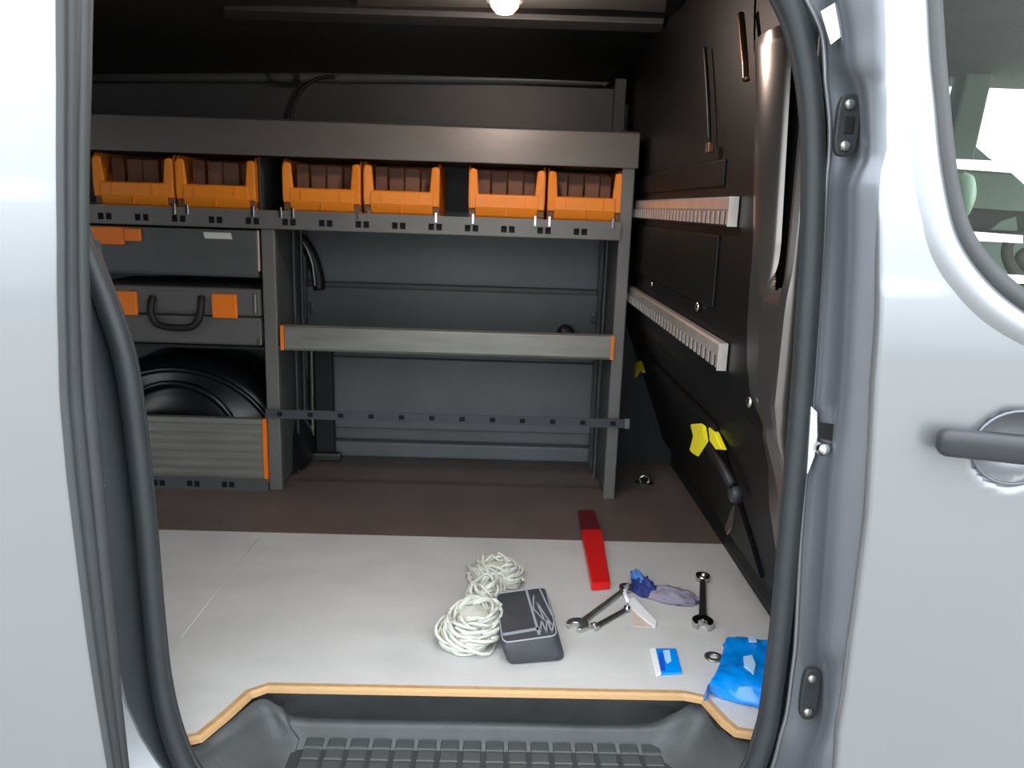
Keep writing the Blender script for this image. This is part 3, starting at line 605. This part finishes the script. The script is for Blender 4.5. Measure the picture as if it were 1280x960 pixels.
# ------------------------------------------------------------ storage bins
def make_bin(w):
    t = thing('storage_bin', '', 'storage bin', (0, 0, 0))
    D, H, h, lo = .30, .150, .066, .010
    # open hopper: side walls with stepped front, back, floor, low front wall
    for s in (-1, 1):
        x = s * w / 2
        bm = bmesh.new()
        prism(bm, [(x, 0, .0), (x, 0, .018), (x, -.012, .04), (x, -.012, H - .02), (x, .012, H), (x, D, H), (x, D, 0)], (-s * .004, 0, 0)); link('side_wall', bm, ORANGE, t)
        bm = bmesh.new(); a = x; b = x - s * .030
        prism(bm, [(a, -.013, .026), (a, -.013, H - .022), (a - s * .006, -.013, H - .008), (b + s * .006, -.011, H - .012), (b, -.011, h), (b, -.011, .026)], (0, .009, 0)); link('front_post', bm, ORANGE, t, False, .004)
        bm = bmesh.new(); box(bm, (min(a, a - s * .02), -.006, .004), (max(a, a - s * .02), .02, .026)); link('corner_foot', bm, REDD if False else BININ, t, False, .003)
    bm = bmesh.new(); prism(bm, [(-w / 2 + .02, -.006, .004), (-w / 2 + .02, -.016, .032), (-w / 2 + .02, -.014, h), (-w / 2 + .02, -.008, h + .004), (-w / 2 + .02, -.006, h), (-w / 2 + .02, .0, .004)], (w - .04, 0, 0))
    fw = link('front_wall', bm, ORANGE, t, False, .002)
    for fx in (-.26, .0, .24):
        b_ = bmesh.new(); z0, z1 = (.034, h - .004) if fx else (.006, .030)
        box(b_, (w * fx - .0012, -.0185, z0), (w * fx + .0012, -.0125, z1)); link('front_rib', b_, ORANGE, fw)
    BX('bin_floor', (-w / 2 + .003, 0, 0), (w / 2 - .003, D, .005), ORANGE, t)
    BX('back_wall', (-w / 2 + .003, D - .004, 0), (w / 2 - .003, D, H), ORANGE, t)
    # upright dividers/contents seen over the front
    for i, (fx, ww) in enumerate(((-.30, .16), (-.10, .2), (.12, .2), (.31, .15))):
        BX('divider_card', (w * (fx - ww / 2), .05 + .01 * (i % 2), .006), (w * (fx + ww / 2) - .002, .055 + .01 * (i % 2), H - .012 - .002 * i), BININ, t)
    return t
W_ = .226
bins = []
px_l = [(-1.19, -.956, 'leftmost orange bin, at the left end of the punched bin shelf'), (-.951, -.718, 'orange bin second from left, nearly touching the leftmost bin'),
        (-.641, -.412, 'orange bin just right of the dark gap above the left upright'), (-.405, -.181, 'orange bin left of the wide gap, pressed against its left neighbour'),
        (-.097, .129, 'orange bin right of the wide gap in the row'), (.136, .358, 'rightmost orange bin, beside the right upright')]
proto = make_bin(W_)
for i, (a, b, lab) in enumerate(px_l):
    t = proto if i == 0 else copytree(proto)
    t.location = ((a + b) / 2, FY + .022, .8645); t.scale = ((b - a) / W_ * .99, 1, 1)
    t['label'] = lab; t['category'] = 'storage bin'; t['group'] = 'orange storage bins on the punched shelf'

# ------------------------------------------------------------ tool case
tcse = thing('tool_case', 'dark grey plastic tool case with orange latches lying in the left bay', 'tool case', (-.97, 2.6, .4565))
TX0, TX1 = -1.235, -.716
def T_(o): return rel(o, tcse)
T_(BX('case_body', (TX0, FY + .015, .458), (TX1, RB - .05, .545), CASE, None, .008))
T_(BX('case_lid', (TX0, FY + .015, .548), (TX1, RB - .05, .632), CASE, None, .008))
for (a, b) in ((-1.158, -1.084), (-.862, -.786)):
    o = T_(BX('latch', (a, FY + .004, .542), (b, FY + .018, .615), ORANGE2, None, .004))
hh = [(-1.038, FY + .012, .60), (-1.04, FY - .002, .575), (-1.036, FY - .006, .54), (-1.02, FY - .008, .520), (-.99, FY - .008, .512), (-.94, FY - .008, .512), (-.912, FY - .008, .520), (-.895, FY - .006, .545), (-.891, FY + .0, .58), (-.893, FY + .012, .605)]
T_(TUBE('carry_handle', catmull(hh, 4), .0105, BLACK, None, 10))
T_(BX('handle_recess', (-1.03, FY + .012, .56), (-.90, FY + .016, .62), CASE, None, .004))
T_(BX('corner_clip', (-.738, FY + .008, .560), (-.730, FY + .02, .618), TOOL, None, .002))
T_(BX('corner_foot', (-.730, FY + .006, .462), (-.716, FY + .02, .482), TOOL, None, .002))

# ------------------------------------------------------------ wheel arch
wa = thing('wheel_arch', 'glossy black moulded wheel arch behind the lower left tray', 'wheel arch', (-1.0, 2.7, 0))
bm = bmesh.new(); rows = []
for i in range(25):
    a = math.pi * i / 24; row = []
    for j, (k, y) in enumerate(((1.0, 2.80), (1.0, 2.62), (.96, 2.565), (.86, 2.545), (.72, 2.54), (.68, 2.525), (.5, 2.52), (.1, 2.52))):
        row.append((-1.03 + .40 * k * math.cos(a), y, .02 + .38 * k * math.sin(a)))
    rows.append(row)
rel(LOFT('arch_shell', rows, ARCH, None, True), wa)
rel(TUBE('arch_bead', [(-1.03 + .34 * math.cos(a), 2.545, .03 + .325 * math.sin(a)) for a in [math.pi * k / 24 for k in range(25)]], .010, ARCH, None, 10), wa)
rel(TUBE('inner_bead', [(-1.03 + .215 * math.cos(a), 2.52, .08 + .235 * math.sin(a)) for a in [math.pi * k / 20 for k in range(21)]], .010, ARCH, None, 10), wa)
rel(BX('arch_flange', (-1.55, 2.74, .0), (-.70, 2.79, .30), ARCH, None, .02), wa)

# ------------------------------------------------------------ things at the far wall
hose = thing('curved_body_stay', 'curved black stay with built-in edge highlight behind the upper opening', 'stay', (-.63, 2.77, .6))
rel(TUBE('stay_bar', catmull([(-.69, 2.765, .79), (-.655, 2.765, .75), (-.63, 2.765, .70), (-.617, 2.765, .65), (-.612, 2.765, .60)], 5), .021, BLACK, None, 10), hose)
rel(TUBE('highlight_edge', catmull([(-.668, 2.742, .775), (-.645, 2.742, .735), (-.630, 2.742, .69), (-.625, 2.742, .65), (-.622, 2.742, .615)], 5), .004, TOOL, None, 8), hose)  # strip put in for the highlight along the stay
post = thing('body_post', 'black vertical post behind the lower opening with built-in lit left edge', 'post', (-.6, 2.77, 0))
rel(PRISM('post_face', [(-.632, 2.745, .0), (-.566, 2.745, .0), (-.572, 2.745, .44), (-.634, 2.745, .44)], (0, .04, 0), BLACK, None, .006), post)
rel(BX('lit_edge', (-.645, 2.742, .0), (-.636, 2.76, .44), TOOL, None, .002), post)  # pale strip painted as the lit edge of the post
rel(PRISM('black_wedge', [(-.672, 2.75, .14), (-.655, 2.75, .14), (-.655, 2.75, .28), (-.668, 2.75, .34), (-.68, 2.75, .26)], (0, .01, 0), BLACK, None), post)
rel(BX('post_foot', (-.665, 2.72, .0), (-.54, 2.75, .03), TOOLD, None, .006), post)
cb = thing('cable', 'thin black cable hanging from the roof rail clips', 'cable', (-.66, 2.77, 1.2))
rel(TUBE('cable_run', catmull([(-.697, 2.765, 1.12), (-.690, 2.765, 1.18), (-.668, 2.765, 1.235), (-.64, 2.765, 1.265), (-.60, 2.765, 1.285), (-.55, 2.765, 1.292)], 5), .006, BLACK, None, 8), cb)
rel(TUBE('cable_loop', catmull([(-.758, 2.76, 1.30), (-.755, 2.76, 1.275), (-.73, 2.76, 1.262), (-.69, 2.76, 1.26), (-.66, 2.76, 1.262)], 4), .0035, BLACK, None, 8), cb)
for x in (-.675, -.664): rel(BX('cable_clip', (x, 2.755, 1.27), (x + .004, 2.77, 1.30), CHROME, None), cb)
lump = bmesh.new(); bmesh.ops.create_icosphere(lump, subdivisions=3, radius=.03)
for v in lump.verts: v.co.z = v.co.z * .9; v.co += v.co.normalized() * .006 * noise.noise(v.co * 40); v.co += Vector((.235, 2.72, .487))
tag(link('dark_pad', lump, BLACK, None, True), 'small black lump lying in the middle tray near its right end', 'pad')
# tie-down ring on the dark floor
td = thing('tie_down_ring', 'small bright tie-down ring on the dark floor right of the racking', 'ring', (.513, 2.59, 0))
rel(LATHE('ring_plate', [(0, .003), (.03, .003), (.034, .0), (.0, .0)], TOOLD, (.513, 2.59, .0002), 'z', None, 20), td)
rel(TUBE('ring', [(.513 + .016 * math.cos(a), 2.585, .012 + .014 * math.sin(a)) for a in [k * math.pi / 8 for k in range(16)]], .0035, CHROME, None, 8, True), td)

# ------------------------------------------------------------ bulkhead fittings
def rail(name, lab, y0, y1, z0, z1):
    t = thing(name, lab, 'rail', (.41, (y0 + y1) / 2, z0), 'perforated rails on the black bulkhead')
    x = .416; pitch = .0345; n = int((y1 - y0 - .02) / pitch)
    bm = bmesh.new(); zm = z0 + (z1 - z0) * .06; zt = z0 + (z1 - z0) * .50
    prism(bm, [(x, y0, zt), (x - .0145, y0, zt), (x - .0165, y0, zt + .004), (x - .0165, y0, z1 - .004), (x - .012, y0, z1), (x, y0, z1)], (0, y1 - y0, 0))
    rel(link('rail_channel', bm, GALV), t)
    bm = bmesh.new(); box(bm, (x - .0135, y0, z0), (x, y1, zt)); rel(link('rail_web', bm, BLACK), t)
    bm = bmesh.new(); box(bm, (-.0157, 0, 0), (-.0125, .016, zt - zm)); rib0 = link('rail_tooth', bm, GALV)
    for k in range(n):
        r = rib0 if k == 0 else rib0.copy()
        if k: COL.objects.link(r)
        r.location = (x, y0 + .002 + k * pitch, zm); rel(r, t)
    rel(BX('rail_end_cap', (x - .0175, y0 - .002, z0), (x, y0 + .0005, z1), GALV, None), t)
    return t
rail('load_rail', 'upper bright perforated rail on the black bulkhead, level with the orange bins', 1.44, 2.66, .878, .930)
rail('load_rail', 'lower bright perforated rail on the black bulkhead, level with the middle tray', 1.425, 2.66, .622, .672)
lt = thing('hatch_latch', 'large yellow latch grip with black lever in the middle of the bulkhead hatch', 'latch', (.56, 2.2, .27), 'yellow latches on the bulkhead')
def XB(px): return px
g = [(0.462, 1.79, 0.416), (0.462, 1.689, 0.446), (0.462, 1.659, 0.42), (0.462, 1.732, 0.361), (0.462, 1.776, 0.354), (0.462, 1.752, 0.396)]
rel(PRISM('grip', g, (-.004, .03, 0), YELLOW, None, .003), lt)
rel(PRISM('grip_side', [(0.458, 1.661, 0.451), (0.458, 1.615, 0.454), (0.458, 1.547, 0.436), (0.458, 1.592, 0.423), (0.458, 1.639, 0.426)], (.012, .0, 0), YELLOW, None, .002), lt)
rel(TUBE('lever', [(0.462, 1.643, 0.411), (0.47, 1.571, 0.393), (0.48, 1.523, 0.371)], .011, BLACK, None, 10), lt)
kp = (0.488, 1.533, 0.349)
rel(LATHE('pivot_knob', [(0, .010), (.014, .010), (.019, .005), (.019, -.012)], RUBBER, kp, 'x', None, 16), lt)
rel(PRISM('bright_bracket', [(0.505, 1.601, 0.283), (0.505, 1.584, 0.304), (0.505, 1.59, 0.251), (0.505, 1.613, 0.227), (0.505, 1.629, 0.235)], (.003, 0, 0), TOOL, None), lt)
lt2 = thing('hatch_latch', 'small yellow latch grip right beside the racking upright', 'latch', (.50, 2.7, .37), 'yellow latches on the bulkhead')
rel(PRISM('grip', [(0.485, 2.775, 0.379), (0.485, 2.625, 0.416), (0.485, 2.547, 0.41), (0.485, 2.609, 0.376), (0.485, 2.701, 0.365), (0.485, 2.754, 0.329)], (.01, 0, 0), YELLOW, None, .003), lt2)
# brown tube painted as the lamp's reflection on the pillar; hanging lead
gp = thing('lamp_reflection_streak', 'painted lamp reflection shaped as a curved brown tube high on the near end of the bulkhead', 'tube', (.41, 1.5, 1.2))
rel(TUBE('streak_body', catmull([(0.4, 1.474, 1.234), (0.4, 1.457, 1.208), (0.4, 1.436, 1.173), (0.4, 1.418, 1.145), (0.4, 1.405, 1.117)], 5), .006, REFLBROWN, None, 12), gp)
ld = thing('hanging_lead', 'thin black lead hanging down the bulkhead with small bright plug', 'lead', (.41, 1.75, 1.1))
rel(TUBE('lead', catmull([(0.405, 1.741, 1.228), (0.405, 1.699, 1.16), (0.405, 1.664, 1.095), (0.405, 1.637, 1.036)], 4), .004, BLACK, None, 8), ld)
rel(BX('plug', *[tuple(v) for v in (Vector((0.4, 1.613, 1.022)) - Vector((.006, .012, .008)), Vector((0.4, 1.613, 1.022)) + Vector((.006, .012, .012)))], REFLBROWN, None, .002), ld)

# ------------------------------------------------------------ roof lamp
lp = thing('roof_lamp', 'small round lit lamp glowing warm on the dark roof', 'lamp', (-0.005, 1.919, 1.345))
LL = Vector(lp.location)
rel(LATHE('lamp_lens', [(0, -.030), (.018, -.027), (.030, -.015), (.034, 0), (.034, .01)], LAMPM, LL, 'z', None, 24), lp)
rel(LATHE('lamp_ring', [(.034, -.002), (.040, -.004), (.043, .006), (.043, .02), (.034, .02)], BLACKPL, LL, 'z', None, 24), lp)
ld_ = bpy.data.lights.new('lamp_light', 'POINT'); ld_.energy = 4.6; ld_.color = (1, .80, .68); ld_.shadow_soft_size = .03
lo_ = bpy.data.objects.new('lamp_light', ld_); COL.objects.link(lo_); lo_.location = LL + Vector((0, 0, -.045))

# ------------------------------------------------------------ things on the floor
# rope
rp_ = thing('rope_coil', 'tangled bundle of white rope left of the black pouch', 'rope', (-.02, 1.68, 0))
def ropeclump(c, rad, n, axis_t, name, fill=True):
    bm = bmesh.new(); c = Vector(c)
    for k in range(n):
        ph = random.uniform(0, 6.28); sc = random.uniform(.55, 1.0); tilt = random.uniform(-.5, .5) + axis_t
        pts = []; a0 = random.uniform(0, 6.28); L = random.uniform(4.0, 6.6); hz = random.uniform(.3, 1)
        for s in range(22):
            a = a0 + L * s / 21
            wob = 1 + .14 * math.sin(3 * a + ph)
            u = math.cos(a) * rad[0] * sc * wob; v = math.sin(a) * rad[1] * sc * wob
            x = u * math.cos(tilt) - v * math.sin(tilt); y = u * math.sin(tilt) + v * math.cos(tilt)
            z = rad[2] * (hz * (1.35 - sc) * 1.3 + .22 * math.sin(2 * a + ph)) 
            pts.append(c + Vector((x, y, max(.0045, z))))
        tube(bm, pts, .0034, 6)
    if fill:
        iso = bmesh.ops.create_icosphere(bm, subdivisions=3, radius=1)['verts']
        for v in iso:
            q = v.co.copy(); nn = 1 + .12 * noise.noise(q * 6)
            v.co = c + Vector((q.x * rad[0] * .8 * nn, q.y * rad[1] * .8 * nn, max(.001, q.z * rad[2] * .8 * nn + rad[2] * .2)))
    o = link(name, bm, ROPE, None, True); return rel(o, rp_)
ropeclump((-.035, 1.565, 0), (.062, .085, .065), 90, -.35, 'rope_bundle')
ropeclump((-.012, 1.70, 0), (.036, .075, .055), 54, -.1, 'rope_bundle')
ropeclump((.012, 1.83, 0), (.058, .070, .045), 70, .5, 'rope_bundle')
# pouch
pc = thing('black_pouch', 'black zipped fabric pouch with grey print on its lid', 'pouch', (.09, 1.62, 0))
TQ = [(0.012, 1.66, 0.052), (0.128, 1.701, 0.052), (0.142, 1.483, 0.052), (0.028, 1.448, 0.052)]
BQ = [(0.019, 1.68, 0.002), (0.139, 1.74, 0.002), (0.158, 1.474, 0.002), (0.039, 1.452, 0.002)]
bm = bmesh.new(); rings = []
def quadring(Q, z, grow, n=10, rr=.12):
    c = sum((Vector(q) for q in Q), Vector()) / 4; out = []
    for i in range(4):
        a, b_, d_ = Vector(Q[i - 1]), Vector(Q[i]), Vector(Q[(i + 1) % 4])
        p0 = b_ + (a - b_) * rr; p1 = b_ + (d_ - b_) * rr
        for s in range(5):
            t = s / 4; p = p0 * (1 - t) ** 2 + b_ * 2 * t * (1 - t) + p1 * t * t
            p = c + (p - c) * grow; out.append((p.x, p.y, z))
    return out
MQ = [tuple((Vector(a) + Vector(b)) / 2) for a, b in zip(TQ, BQ)]
rings = [quadring(BQ, .001, .96), quadring(BQ, .006, 1.0), quadring(MQ, .025, 1.03), quadring(TQ, .044, 1.02), quadring(TQ, .051, .985), quadring(TQ, .053, .93), quadring(TQ, .0535, .6), quadring(TQ, .0538, .2)]
V = grid(bm, rings, True); bm.faces.new(V[0]); bm.faces.new(V[-1])
rel(link('pouch_body', bm, FABRIC, None, True), pc)
pq = quadring(TQ, .0525, .975)
rel(TUBE('piping', pq, .0016, PIPING, None, 6, True), pc)['label'] = 'light grey piping'
def onlid(u, v, z=.0545):
    a, b_, c_, d_ = [Vector(q) for q in TQ]
    p = (a * (1 - u) + b_ * u) * (1 - v) + (d_ * (1 - u) + c_ * u) * v; return Vector((p.x, p.y, z))
def strip(name, pts, w, m, par, z=.0545, h=.0006):
    bm = bmesh.new()
    for (u0, v0), (u1, v1) in zip(pts, pts[1:]):
        p, q = onlid(u0, v0, z), onlid(u1, v1, z); t = (q - p).normalized(); n_ = Vector((t.y, -t.x, 0)) * w / 2
        prism(bm, [p - n_, p + n_, q + n_, q - n_], (0, 0, h))
    return rel(link(name, bm, m), par)
strip('front_piping', [(.03, .86), (.70, .84)], .010, PIPING, pc)
strip('print_line', [(.60, .02), (.66, .95)], .005, PIPING, pc)
strip('print_mark', [(.72, .18), (.66, .45), (.82, .72), (.74, .30), (.92, .80)], .003, PIPING, pc)
strip('print_mark', [(.86, .04), (.97, .62)], .0035, PIPING, pc)
strip('print_mark', [(.68, .92), (.76, .70), (.80, .93), (.86, .68), (.90, .94), (.97, .76)], .003, PIPING, pc)
# red bar
rb = thing('red_bar', 'long flat red plastic bar lying across the edge of the dark floor', 'bar', (.28, 2.05, 0))
rel(PRISM('bar_body', [(0.252, 2.113, 0.022), (0.31, 2.122, 0.022), (0.291, 1.794, 0.022), (0.245, 1.784, 0.022)], (0, 0, -.0205), RED, None, .002), rb)
rel(PRISM('dark_end', [(0.258, 2.27, 0.02), (0.307, 2.274, 0.02), (0.308, 2.127, 0.02), (0.253, 2.117, 0.02)], (0, 0, -.0185), REDD, None, .002), rb)['label'] = 'dark red far end'
# spanners
def spanner(name, lab, p0, p1, head_r, w, m, z=.006, ring2=True, mh=CHROME):
    a, b_ = Vector(p0), Vector(p1); t = thing(name, lab, 'spanner', (a.x, a.y, 0), 'spanners lying loose on the grey floor')
    d = (b_ - a); L = d.length; ang = math.atan2(d.y, d.x)
    Mx = Matrix.Translation((a.x, a.y, 0)) @ Matrix.Rotation(ang, 4, 'Z')
    # open jaw head at p0: C outline
    pts = []
    for k in range(19):
        q = math.radians(215 + (k / 18) * 290 - 0); 
    out_ = [(head_r * math.cos(math.radians(k)), head_r * math.sin(math.radians(k)) * .92) for k in range(-145, 146, 18)]
    inn = [(-head_r * .75, head_r * .38), (-head_r * .1, head_r * .38), (head_r * .12, 0), (-head_r * .1, -head_r * .38), (-head_r * .75, -head_r * .38)]
    outline = out_ + inn
    bm = bmesh.new(); prism(bm, [Mx @ Vector((x, y, .0008)) for x, y in outline], (0, 0, z * 1.5)); rel(link('open_jaw', bm, mh, None, False, .0012), t)
    bm = bmesh.new(); s0, s1 = head_r * .8, L - head_r * .6
    prism(bm, [Mx @ Vector(q) for q in ((s0, -w * .5, .002), (s1, -w * .38, .002), (s1, w * .38, .002), (s0, w * .5, .002))], (0, 0, z)); rel(link('shaft', bm, m, None, False, .0015), t)
    if ring2:
        bm = bmesh.new(); rr = head_r * .68
        ri = [[Mx @ Vector((L - rr * .3 + r_ * math.cos(k * math.pi / 10), r_ * math.sin(k * math.pi / 10), zz)) for k in range(20)] for r_, zz in ((rr * .55, .001), (rr, .001), (rr, z * 1.5), (rr * .55, z * 1.5), (rr * .55, .001))]
        grid(bm, ri, True); rel(link('ring_end', bm, mh, None, True), t)
    return t
spanner('combination_spanner', 'long bright spanner right of the black pouch, ring end beneath the red bar', (.195, 1.612, 0), (.334, 1.80, 0), .026, .014, TOOL, .007)
spanner('combination_spanner', 'short dark-shafted spanner tucked against the long bright one', (.232, 1.605, 0), (.318, 1.692, 0), .011, .010, TOOLD, .008)
spanner('combination_spanner', 'dark-shafted spanner lying upright in view near the bulkhead, above the blue bag', (.476, 1.63, 0), (.534, 1.865, 0), .026, .017, TOOLD, .010)
# cloth
cl = thing('crumpled_cloth', 'crumpled blue and grey violet cloth between red bar and bulkhead', 'cloth', (.42, 1.77, 0))
def crump(name, c, rad, m, seed, rot=0, par=None, sharp=1.0, ob=3):
    bm = bmesh.new(); bmesh.ops.create_icosphere(bm, subdivisions=4, radius=1)
    Rz = Matrix.Rotation(rot, 3, 'Z')
    for v in bm.verts:
        q = v.co.copy(); n_ = 1 + .28 * sharp * noise.noise(q * 2.3 + Vector((seed, 0, 0))) + .16 * sharp * noise.noise(q * 5.5 + Vector((0, seed, 0)))
        p = Vector((q.x * rad[0], q.y * rad[1], max(-.2, q.z) * rad[2] + rad[2] * .2)) * n_; p = Rz @ p; p.z = max(p.z, .0005)
        v.co = Vector(c) + p
    return rel(link(name, bm, m, None, True), par)
crump('violet_part', (.432, 1.757, .001), (.062, .034, .020), VIOLET, 3, -.35, cl)
crump('blue_part', (.372, 1.79, .001), (.026, .040, .028), NAVY, 5, .3, cl)
crump('light_blue_fold', (.362, 1.81, .012), (.013, .036, .024), MIDBLUE, 8, .25, cl)
# white strip + pink wrapper
ws = thing('white_strip_offcut', 'narrow white plastic strip with pinkish wrapper beside the blue cloth', 'strip', (.35, 1.68, 0))
rel(PRISM('strip', [(0.33, 1.742, 0.006), (0.341, 1.75, 0.006), (0.375, 1.639, 0.006), (0.367, 1.61, 0.006), (0.323, 1.706, 0.006)], (0, 0, -.004), WHITE, None), ws)
rel(PRISM('wrapper', [(0.326, 1.688, 0.002), (0.352, 1.659, 0.002), (0.359, 1.617, 0.002), (0.323, 1.623, 0.002)], (0, 0, -.0015), PINK, None), ws)
rel(TUBE('white_hook', [(0.334, 1.8, 0.008), (0.322, 1.762, 0.008), (0.323, 1.722, 0.008)], .005, WHITE, None, 8), ws)
# blue and white sachet
sa = thing('sachet', 'small blue and white sachet near the plywood edge', 'sachet', (.37, 1.49, 0))
rel(PRISM('sachet_body', [(0.344, 1.524, 0.006), (0.395, 1.526, 0.006), (0.388, 1.437, 0.006), (0.337, 1.429, 0.006)], (0, 0, -.005), BLUE, None, .0015), sa)
rel(PRISM('white_edge', [(0.337, 1.519, 0.007), (0.351, 1.526, 0.007), (0.345, 1.431, 0.007), (0.333, 1.422, 0.007)], (0, 0, -.006), WHITE, None, .001), sa)
rel(PRISM('pale_patch', [(0.365, 1.514, 0.007), (0.379, 1.517, 0.007), (0.374, 1.475, 0.007), (0.364, 1.465, 0.007), (0.362, 1.48, 0.007)], (0, 0, -.001), BLUEW, None), sa)
rel(PRISM('dark_patch', [(0.354, 1.507, 0.007), (0.362, 1.504, 0.007), (0.355, 1.439, 0.007), (0.345, 1.439, 0.007)], (0, 0, -.001), mat('royal_blue_print', (20, 80, 200), .4), None), sa)
# ring on the floor
rg = thing('flat_washer', 'dull metal ring lying left of the blue plastic bag', 'washer', (.468, 1.502, 0))
bm = bmesh.new(); grid(bm, [[(.468 + r_ * math.cos(k * math.pi / 12), 1.502 + r_ * math.sin(k * math.pi / 12), z_) for k in range(24)] for r_, z_ in ((.009, .0005), (.019, .0005), (.019, .003), (.009, .003), (.009, .0005))], True)
rel(link('ring', bm, TOOL, None, True), rg)
# blue bag: upper flap and fuller lower half
bb = thing('blue_bag', 'bright blue plastic bag at the lower right against the doorway seal', 'bag', (.52, 1.45, 0))
rowsP = [[(0.503, 1.541, 0.03), (0.534, 1.549, 0.03), (0.568, 1.547, 0.03), (0.598, 1.535, 0.03), (0.629, 1.527, 0.03)], [(0.483, 1.489, 0.034), (0.517, 1.496, 0.034), (0.552, 1.498, 0.034), (0.584, 1.493, 0.034), (0.615, 1.482, 0.034)], [(0.457, 1.424, 0.04), (0.493, 1.437, 0.04), (0.529, 1.436, 0.04), (0.562, 1.429, 0.04), (0.595, 1.419, 0.04)], [(0.434, 1.374, 0.05), (0.471, 1.392, 0.05), (0.51, 1.393, 0.05), (0.546, 1.384, 0.05), (0.579, 1.369, 0.05)], [(0.416, 1.349, 0.045), (0.451, 1.356, 0.045), (0.491, 1.352, 0.045), (0.527, 1.338, 0.045), (0.564, 1.324, 0.045)], [(0.419, 1.369, 0.012), (0.448, 1.352, 0.012), (0.481, 1.336, 0.012), (0.518, 1.32, 0.012), (0.555, 1.309, 0.012)], [(0.428, 1.376, 0.001), (0.455, 1.359, 0.001), (0.487, 1.342, 0.001), (0.522, 1.328, 0.001), (0.558, 1.32, 0.001)]]
rowsP = [[(x * 1.0, y, z * .8) for x, y, z in r] for r in rowsP]
rowsP = [[(x, y + .01, .001) for x, y, z in rowsP[0]]] + rowsP
cols = [catmull([r[j] for r in rowsP], 5) for j in range(5)]
R2 = [catmull(list(r), 6) for r in zip(*cols)]
for i, r in enumerate(R2):
    for j, p in enumerate(r):
        p.z = max(.0008, p.z + .006 * noise.noise(Vector((p.x * 30, p.y * 30, 2))) + .003 * noise.noise(Vector((p.x * 90, p.y * 60, 5))))
bm = bmesh.new(); V = grid(bm, R2)
for side in (0, -1):   # close the sides to the floor
    lo = [bm.verts.new((v.co.x + (-.004 if side == 0 else .004), v.co.y, .0006)) for v in [r[side] for r in V]]
    hi = [r[side] for r in V]
    for a in range(len(lo) - 1):
        try: bm.faces.new((hi[a], hi[a + 1], lo[a + 1], lo[a]))
        except ValueError: pass
rel(link('bag_body', bm, BLUE, None, True), bb)
rel(PRISM('painted_highlight', [(0.508, 1.44, 0.038), (0.528, 1.447, 0.038), (0.525, 1.413, 0.038), (0.508, 1.374, 0.038), (0.507, 1.39, 0.038), (0.5, 1.406, 0.038)], (0, 0, .004), BLUEW, None, .001), bb)  # pale patches painted as highlights on the glossy film
rel(PRISM('painted_highlight', [(0.546, 1.531, 0.031), (0.563, 1.532, 0.031), (0.558, 1.51, 0.031), (0.541, 1.509, 0.031)], (0, 0, .004), BLUEW, None, .001), bb)
